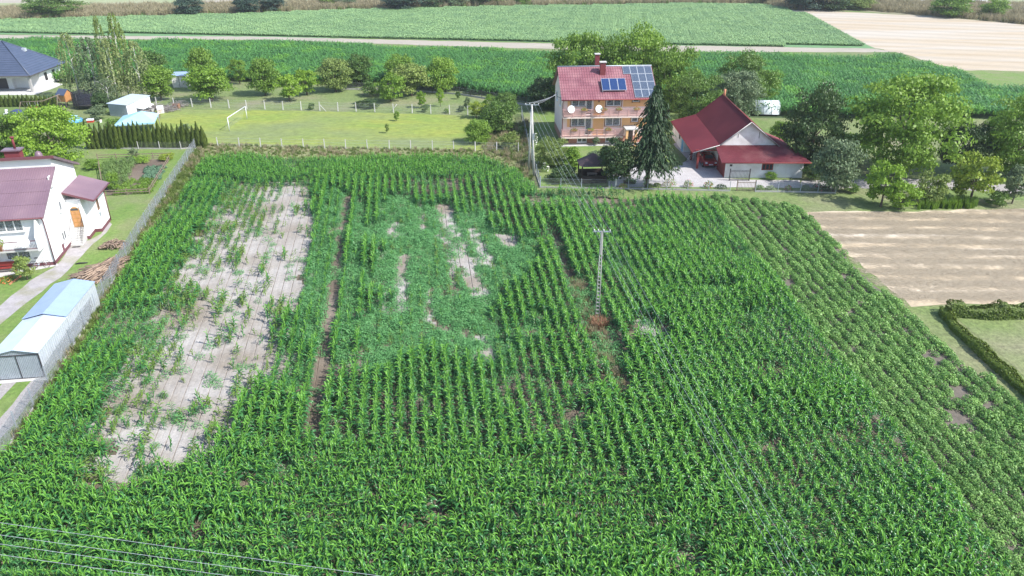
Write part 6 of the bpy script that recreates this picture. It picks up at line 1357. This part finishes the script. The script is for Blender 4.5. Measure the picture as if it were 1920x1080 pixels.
for i, (px, py, kd) in enumerate(sc_):
    x, y = G(px, py); r_ = random.Random(i)
    if kd == 'heap':
        t = thing('brushwood_heap', lbs[i], 'brushwood', (x, y, 0)); b = MB()
        for k in range(70):
            a = r_.uniform(0, 6.28); cx, cy, cz = r_.gauss(0, .6), r_.gauss(0, .5), abs(r_.gauss(.3, .25)); l_ = r_.uniform(.3, .9); b.tube([(cx - math.cos(a) * l_, cy - math.sin(a) * l_, max(.02, cz - .1)), (cx + math.cos(a) * l_, cy + math.sin(a) * l_, cz + r_.uniform(-.05, .3))], .03, 3, cap=False)
        tag(b.build('twigs', M['grey_wood'], t), kind='stuff')
    elif kd == 'drum': t = thing('oil_drum', lbs[i], 'drum', (x, y, .35), R(15)); MB().lathe([(.01, -.5), (.33, -.5), (.35, -.48), (.35, -.16), (.365, -.15), (.35, -.14), (.35, .14), (.365, .15), (.35, .16), (.35, .5), (.01, .5)], 14).build('drum_body', M['galv_d'], t, None, (0, math.pi / 2, 0))
    elif kd == 'bucket': t = thing('bucket', lbs[i], 'bucket', (x, y, 0)); MB().lathe([(.01, 0), (.24, 0), (.32, .7), (.34, .7), (.34, .66)], 12).build('bucket_body', M['pink'], t)
    elif kd == 'cabinet': t = thing('cabinet', lbs[i], 'cabinet', (x, y, 0), R(20)); MB().box(-.5, .5, -.3, .3, 0, 1.15).build('carcass', M['white'], t); MB().box(-.42, .35, -.325, -.301, .15, .85).build('door', M['pink'], t)
    else:
        t = thing('crate', lbs[i], 'crate', (x, y, 0), r_.uniform(-.5, .5)); m_ = [M['galv_d'], M['white'], M['conc'], M['conc'], M['brown_trim']][i % 5]
        for s_ in (-1, 1):
            for z in (.05, .3, .55): MB().box(-.5, .5, s_ * .36 - .02, s_ * .36 + .02, z, z + .18).build('slat', m_, t)
            MB().box(s_ * .5 - .03, s_ * .5 + .03, -.335, .335, 0, .75).build('end_panel', m_, t)
        MB().box(-.46, .46, -.33, .33, .02, .06).build('bottom', m_, t)
# canopy tent
cx, cy = G(262, 244); tn = thing('canopy_tent', 'pale blue pitched tarpaulin canopy behind the tall thujas', 'canopy', (cx, cy, 0), R(12))
b = MB(); P_ = [(-2.9, -1.6, 1.3), (2.6, -1.6, 1.4), (2.6, 2.0, 1.9), (-2.4, 2.0, 1.8)]; pk_ = (.7, .3, 2.75); b.add(P_ + [pk_, (-2.9, -1.6, 1.1), (2.6, -1.6, 1.2), (2.6, 2.0, 1.7), (-2.4, 2.0, 1.6)], [(0, 1, 4), (1, 2, 4), (2, 3, 4), (3, 0, 4), (0, 5, 6, 1), (1, 6, 7, 2), (2, 7, 8, 3), (3, 8, 5, 0)]); b.build('tarpaulin', M['tarp'], tn)
for x, y, z in P_: MB().tube([(x * .97, y * .97, 0), (x * .97, y * .97, z - .03)], .04, 6).build('pole', M['galv_d'], tn)
# playhouse on stilts
phx, phy = G(119, 200); t = thing('playhouse', 'honey coloured wooden playhouse on stilts with a dark gabled roof', 'playhouse', (phx, phy, 0), R(-20))
for x in (-.75, .75):
    for y in (0, 1.5): MB().box(x - .05, x + .05, y - .05, y + .05, 0, 1.0).build('stilt', M['wood'], t)
for k in range(8): MB().box(-.82, .82, 0, .05, .8 + k * .16, .95 + k * .16).build('board', M['wood_l'], t)
MB().add([(.82, .0, .8), (.82, 1.55, .8), (.82, 1.55, 2.1), (.82, .78, 2.75), (.82, .0, 2.1), (.76, .0, .8), (.76, 1.55, .8), (.76, 1.55, 2.1), (.76, .78, 2.75), (.76, .0, 2.1)], [(0, 1, 2, 3, 4), (9, 8, 7, 6, 5)]).box(-.82, -.77, .051, 1.55, .8, 2.1).box(-.76, .75, 1.5, 1.55, .8, 2.1).box(-.76, .75, .06, 1.49, .8, .85).build('wall', M['wood_l'], t)
MB().slab([(-.95, -.2, 1.95), (.95, -.2, 1.95), (.95, .78, 2.82), (-.95, .78, 2.82)], .05).slab([(-.95, .78, 2.82), (.95, .78, 2.82), (.95, 1.75, 1.95), (-.95, 1.75, 1.95)], .05).build('roof', M['slate'], t)
x, y = G(84, 205); t = thing('swing_frame', 'timber swing beam sloping up towards the playhouse', 'swing', (x, y, 0), R(12)); MB().tube([(-3.4, 0, 1.35), (0, 0, 1.35), (2.6, .6, 2.2)], .07, 6).build('beam', M['wood'], t)
for x0_ in (-3.3, 2.4):
    for s_ in (-1, 1): MB().tube([(x0_, 0, 1.35 if x0_ < 0 else 2.15), (x0_ + .3 * s_, s_ * .8, 0)], .055, 6).build('leg', M['wood'], t)
for x0_ in (-2.2, -1.0): b = MB(); b.tube([(x0_ - .2, 0, 1.33), (x0_ - .2, 0, .45)], .012, 4).tube([(x0_ + .2, 0, 1.33), (x0_ + .2, 0, .45)], .012, 4); r0 = b.build('rope', M['dish'], t); MB().box(x0_ - .25, x0_ + .25, -.1, .1, .4, .45).build('swing_seat', M['red_plastic'], r0)
# trampoline
x, y = G(158, 205); t = thing('trampoline', 'round black trampoline with a tall dark safety net', 'trampoline', (x, y + 1.5, 0)); t.scale = (1.15, 1.15, 1.05)
MB().lathe([(0.01, .8), (1.75, .8), (1.9, .82), (1.9, .76), (.01, .77)], 24).build('jumping_mat', M['black'], t)
MB().lathe([(1.85, .83), (1.85, 2.45)], 24).build('safety_net', M['net_black'], t)
for k in range(6):
    a = k * 1.047 + .3; MB().tube([(1.92 * math.cos(a), 1.92 * math.sin(a), 0), (1.92 * math.cos(a), 1.92 * math.sin(a), 2.5)], .03, 6).build('net_pole', M['dark_metal'], t)
MB().lathe([(1.7, .55), (1.93, .55), (1.93, .75), (1.7, .75)], 24).build('skirt', M['black'], t)
x, y = G(139, 228); t = thing('paddling_pool', 'round bright blue paddling pool on the lawn near the trampoline', 'pool', (x, y, 0)); MB().lathe([(1.0, .05), (1.05, .35), (1.2, .4), (1.3, .3), (1.3, .05)], 20).build('rim', M['blue'], t); MB().lathe([(.01, .28), (1.04, .28)], 20).build('water', M['tarp'], t)
x, y = G(130, 219); t = thing('pool_cover', 'crumpled pale blue sheet lying behind the paddling pool', 'sheet', (x, y, 0), R(10)); MB().add([(-1.3, -.5, .02), (-.2, -.6, .12), (1.1, -.5, .02), (1.2, .5, .06), (.1, .5, .2), (-1.2, .6, .04)], [(0, 1, 4, 5), (1, 2, 3, 4)]).build('sheet', M['tarp'], t)
x, y = G(170, 229); t = thing('toy_box', 'small red and white toy box on the lawn', 'toy', (x, y, 0), R(10)); MB().box(-.45, .45, -.3, .3, 0, .3).build('body', M['red_plastic'], t); MB().box(-.48, .48, -.33, .33, .301, .5).build('lid', M['dish'], t)
x, y = G(185, 229); t = thing('toy_slide', 'small pinkish plastic toy lying right of the red toy box', 'toy', (x, y, 0), R(-20)); MB().add([(-.5, -.2, .02), (.5, -.2, .35), (.5, .2, .35), (-.5, .2, .02), (-.5, -.2, .1), (.5, -.2, .43), (.5, .2, .43), (-.5, .2, .1)], [(0, 3, 2, 1), (0, 1, 5, 4), (3, 7, 6, 2), (1, 2, 6, 5)]).build('chute', M['pink'], t); MB().box(.4, .5, -.18, .18, 0, .34).build('ladder', M['dish'], t)
x, y = G(38, 232); t = thing('sun_parasol', 'dark blue garden parasol standing beyond the big left tree', 'parasol', (x, y, 0)); MB().tube([(0, 0, 0), (0, 0, 2.1)], .03, 6).build('pole', M['dish'], t); MB().lathe([(.02, 2.25), (.75, 2.0), (1.5, 1.6), (1.5, 1.57), (.02, 2.2)], 8, smooth=False).build('canopy', mat('navy_cloth', (.04, .06, .16), (.035, .05, .14), 2, .8), t)
x, y = G(54, 222); t = thing('garden_slide', 'narrow white slide rail leaning on the lawn left of the big tree', 'slide', (x, y, 0), R(60)); MB().add([(-1.3, -.25, 1.5), (1.2, -.25, .05), (1.2, .25, .05), (-1.3, .25, 1.5), (-1.3, -.25, 1.62), (1.2, -.25, .17), (1.2, .25, .17), (-1.3, .25, 1.62)], [(0, 1, 2, 3), (0, 4, 5, 1), (3, 2, 6, 7)]).build('chute', M['dish'], t); MB().box(-1.35, -1.25, -.25, -.2, 0, 1.5).box(-1.35, -1.25, .2, .25, 0, 1.5).build('ladder', M['wood'], t)
for i, (px, py, lb) in enumerate([(12, 217, 'white plastic garden chair farthest left on the play lawn'), (32, 219, 'white plastic garden chair nearer the swing frame'), (17, 223, 'tipped over white plastic chair on the play lawn')]):
    x, y = G(px, py); t = thing('garden_chair', lb, 'chair', (x, y, 0), i * 1.3, 'white plastic chairs on the play lawn'); MB().box(-.25, .25, -.25, .25, .4, .44).build('seat', M['dish'], t); MB().add([(-.25, .25, .44), (.25, .25, .44), (.22, .38, .95), (-.22, .38, .95), (-.25, .29, .44), (.25, .29, .44), (.22, .42, .95), (-.22, .42, .95)], [(0, 1, 2, 3), (7, 6, 5, 4), (3, 2, 6, 7)]).build('backrest', M['dish'], t)
    for sx_ in (-.22, .22):
        for sy_ in (-.22, .22): MB().box(sx_ - .02, sx_ + .02, sy_ - .02, sy_ + .02, 0, .399).build('leg', M['dish'], t)
# football goal
p0 = G(430.5, 246); p1 = G(463.5, 223); an = math.atan2(p1[1] - p0[1], p1[0] - p0[0]); L_ = math.hypot(p1[0] - p0[0], p1[1] - p0[1])
t = thing('football_goal', 'white tube football goal with a thin net standing on the meadow', 'goal', (*p0, 0), an); GH = hgt(430.5, 246, 221)
MB().tube([(0, 0, 0), (0, 0, GH)], .055, 8).build('goal_post', M['dish'], t); MB().tube([(L_, 0, 0), (L_, 0, GH)], .055, 8).build('goal_post', M['dish'], t); MB().tube([(0, 0, GH), (L_, 0, GH)], .055, 8).build('crossbar', M['dish'], t)
MB().add([(0, 0, GH), (L_, 0, GH), (L_, .8, 0), (0, .8, 0)], [(0, 1, 2, 3)]).build('net', M['goal_net'], t)

# ------------------------------------------------------------------ wood piles
def poles(name, label, cat, px, py, n, L_, spread, h, an, rad, seed, cross=.18):
    x, y = G(px, py); t = thing(name, label, cat, (x, y, 0), an); r_ = random.Random(seed)
    ms = [mat('cut_wood_%d' % i, c, tuple(q * .6 for q in c), 3, .85, .01) for i, c in enumerate([(.46, .34, .25), (.33, .24, .18), (.24, .17, .13)])]
    shp = []
    for k in range(9):
        l_ = L_ * r_.uniform(.7, 1.1); me = MB().tube([(0, -l_ / 2, 0), (r_.uniform(-.06, .06), 0, r_.uniform(-.04, .04)), (r_.uniform(-.1, .1), l_ / 2, 0)], [rad, rad * .9, rad * .65], 6).mesh('pole_shape'); me.materials.append(ms[k % 3]); shp.append(me)
    for k in range(n):
        u = r_.uniform(-1, 1); z = rad + (1 - u * u) * h * r_.random() ** .6; o = bpy.data.objects.new('branch' if L_ > 1 else 'firewood_log', shp[k % 9]); link(o, t)
        o.location = (u * spread[0], r_.uniform(-1, 1) * spread[1], z); o.rotation_euler = (r_.gauss(0, .08), r_.uniform(0, 6), r_.gauss(0, cross))
poles('branch_pile', 'long pile of cut branches heaped against the chain link fence behind the garages', 'wood pile', 193, 512, 230, 3.6, (1.15, 1.1), .8, R(-22), .045, 3, .22)
poles('firewood_pile', 'smaller heap of short firewood on the lawn near the porch steps', 'wood pile', 212, 463, 230, .42, (1.15, .75), .5, R(0), .045, 4, 1.6)

# ------------------------------------------------------------------ vegetable garden
gcor = [G(184, 300), G(322, 296), G(281, 364), G(196, 368)]
gp('garden_soil', [(222, 300), (318, 298), (279, 362), (200, 366), (196, 352)], z4, M['dark_soil'], .1)
t = thing('garden_rail_fence', 'low weathered timber rail fence round the vegetable garden', 'fence', (*gcor[0], 0))
for (ax, ay), (bx_, by_) in zip(gcor, gcor[1:] + gcor[:1]):
    L_ = math.hypot(bx_ - ax, by_ - ay); an = math.atan2(by_ - ay, bx_ - ax); k = max(2, int(L_ / 2.2))
    for z in (.3, .6): MB().box(0, L_, -.025, .025, z, z + .09).build('rail', M['wood'], t, (ax - gcor[0][0], ay - gcor[0][1], 0), (0, 0, an))
    for i in range(k): MB().box(-.05, .05, -.075, -.027, 0, .85).build('post', M['wood'], t, (ax + (bx_ - ax) * i / k - gcor[0][0], ay + (by_ - ay) * i / k - gcor[0][1], 0), (0, 0, an))
def bed(name, label, px, dens, lf, h, s_, seed):
    src = source_set(name + '_src', [clump_mesh(name + '_shape_%d' % i, 70, .3, h, s_, LF[lf], seed + i, up=.9, narrow=.7) for i in range(2)]); x, y = randin(W(px), dens)
    scatter(name, np.stack([x, y, np.full(len(x), .02)], 1), src, label, 'vegetables', NP.uniform(.7, 1.3, len(x)), nvar=2)
bed('cabbage_bed', 'bluish green cabbage patch in the vegetable garden', [(276, 315), (310, 313), (300, 336), (268, 338)], 8, 'cabbage', .35, .2, 600)
bed('bean_bed', 'bright green low vegetables in front of the cabbages', [(240, 338), (297, 336), (282, 363), (212, 366), (228, 348)], 8, 'fresh', .3, .12, 610)
bed('tall_herb_bed', 'tall feathery dill like herbs on the left of the vegetable garden', [(196, 308), (256, 304), (238, 342), (212, 364), (196, 352)], 9, 'herb', .95, .11, 620)
bed('back_row_beans', 'climbing green plants along the back rail of the vegetable garden', [(248, 300), (280, 299), (278, 308), (246, 309)], 6, 'bright', .8, .14, 630)
# tall iris like strip by the stubble
x, y = randin(W([(1722, 386), (1830, 382), (1830, 392), (1722, 393)]), 14); src = source_set('reed_src', [tuft_mesh('reed_shape', 26, .14, 1.0, .05, LF['fresh'], 77, .25)])
scatter('tall_leaf_strip', np.stack([x, y, np.zeros(len(x))], 1), src, 'strip of tall sword leaved plants along the edge of the stubble field', 'tall plants', NP.uniform(.7, 1.2, len(x)))
# bushes along the front fence: roses and others
for i, (px, py, tp, hw, lf, pet, lb) in enumerate([(1256, 350, 334, 15, 'olive', 'petal_r', 'rose bush with many red blooms at the left end of the front fence'), (1290, 351, 337, 10, 'olive', 'petal_p', 'rose bush with few pink blooms beside the red rose bush'), (1328, 352, 338, 10, 'fresh', 'petal_r', 'light green bush with red blooms left of the dark fence bush'),
        (1352, 354, 345, 11, 'dark', None, 'low dark rounded bush left of the gate by the front fence'), (1424, 356, 346, 9, 'mid', None, 'low bush just right of the brown barred gate'), (1444, 357, 347, 10, 'grey', None, 'grey green bush second right of the brown barred gate'), (1478, 357, 347, 8, 'mid', 'petal_p', 'thin rose bush with dull pink heads by the lane fence'),
        (1510, 357, 346, 9, 'grey', None, 'grey fence bush under the annex corner'), (1532, 357, 342, 10, 'dark', 'petal_p', 'dark purple leaved bush left of the apple tree'), (1548, 357, 344, 8, 'dark', None, 'dark bush touching the apple tree trunk'), (1218, 351, 344, 7, 'yellow', None, 'small yellow green plant right of the spruce trunk'), (1168, 352, 344, 9, 'yellow', 'petal_o', 'low yellow flowering plant by the whitewashed trunk'), (1232, 350, 342, 8, 'olive', None, 'pale bush between the spruce and the red roses')]):
    x, y = G(px, py); H = hgt(px, py, tp); r_ = hw / ppm(px, py); t = thing('rose_bush' if pet else 'shrub', lb, 'bush', (x, y, 0)); mats = [LF[lf]] + ([M[pet]] if pet else [])
    mi = (np.random.default_rng(i).random(240) < .16).astype(int) if pet else None; o = bpy.data.objects.new('foliage', clump_mesh('bush_leaves', 240, r_, H, .15, mats, 700 + i, up=.6, narrow=.75, mi=mi)); link(o, t)
# pampas / hydrangea heads in the orange house garden
for i, (px, py, tp, lb) in enumerate([(1160, 284, 262, 'white plumed ornamental grass, left clump before the house'), (1172, 286, 263, 'white plumed ornamental grass, right clump before the house'), (1015, 306, 288, 'white hydrangea heads left of the willow shrub'), (1057, 310, 286, 'white hydrangea heads right of the willow shrub'), (1022, 322, 303, 'low white flowering bush under the willow shrub'), (1127, 308, 289, 'white blossoming bush just behind the gazebo roof'), (1005, 275, 242, 'tall white flower spike beside the power pole')]):
    x, y = G(px, py); H = hgt(px, py, tp); t = thing('white_flowering_bush', lb, 'bush', (x, y, 0)); o = bpy.data.objects.new('foliage', clump_mesh('hydrangea_leaves', 160, .55 if i < 6 else .25, H, .16, [LF['mid'], M['petal_w']], 720 + i, mi=(np.random.default_rng(i).random(160) < .45).astype(int))); link(o, t)
# rubble by the far stubble field, and the pale far stones
for i, (px, py, w_, lb) in enumerate([(1892, 16, 3.4, 'heap of white rubble and stones at the top right corner'), (1915, 22, 2.4, 'smaller white rubble heap nearest the right edge'), (1835, 6, 2.6, 'bluish rubble heap between the two far bushes'), (1745, 3, 3.0, 'pale grey rubble heap left of the large far bush')]):
    x, y = G(px, py); t = thing('rubble_heap', lb, 'rubble', (x, y, 0)); b = MB(); r_ = random.Random(i)
    for k in range(160):
        cx, cy = r_.gauss(0, w_), r_.gauss(0, w_ * .6); s_ = r_.uniform(.15, .5); z = max(0, 1.4 - math.hypot(cx, cy) * .3) * r_.random(); b.box(cx - s_, cx + s_ * r_.uniform(.5, 1.2), cy - s_, cy + s_, z, z + s_ * r_.uniform(.6, 1.3))
    tag(b.build('stones', M['conc_l'] if i % 2 else M['white'], t), kind='stuff')

# ------------------------------------------------------------------ air
hm = bpy.data.materials.new('air'); hm.use_nodes = True; N = hm.node_tree.nodes; N.clear(); ou = N.new('ShaderNodeOutputMaterial'); pv = N.new('ShaderNodeVolumePrincipled')
pv.inputs['Color'].default_value = (.86, .92, 1, 1); pv.inputs['Density'].default_value = .0002; pv.inputs['Anisotropy'].default_value = .1
hm.node_tree.links.new(pv.outputs[0], ou.inputs['Volume'])
tag(MB().box(-420, 420, -60, 560, -1, 36).build('haze', hm), 'thin bluish summer haze over the fields', 'haze', kind='stuff')
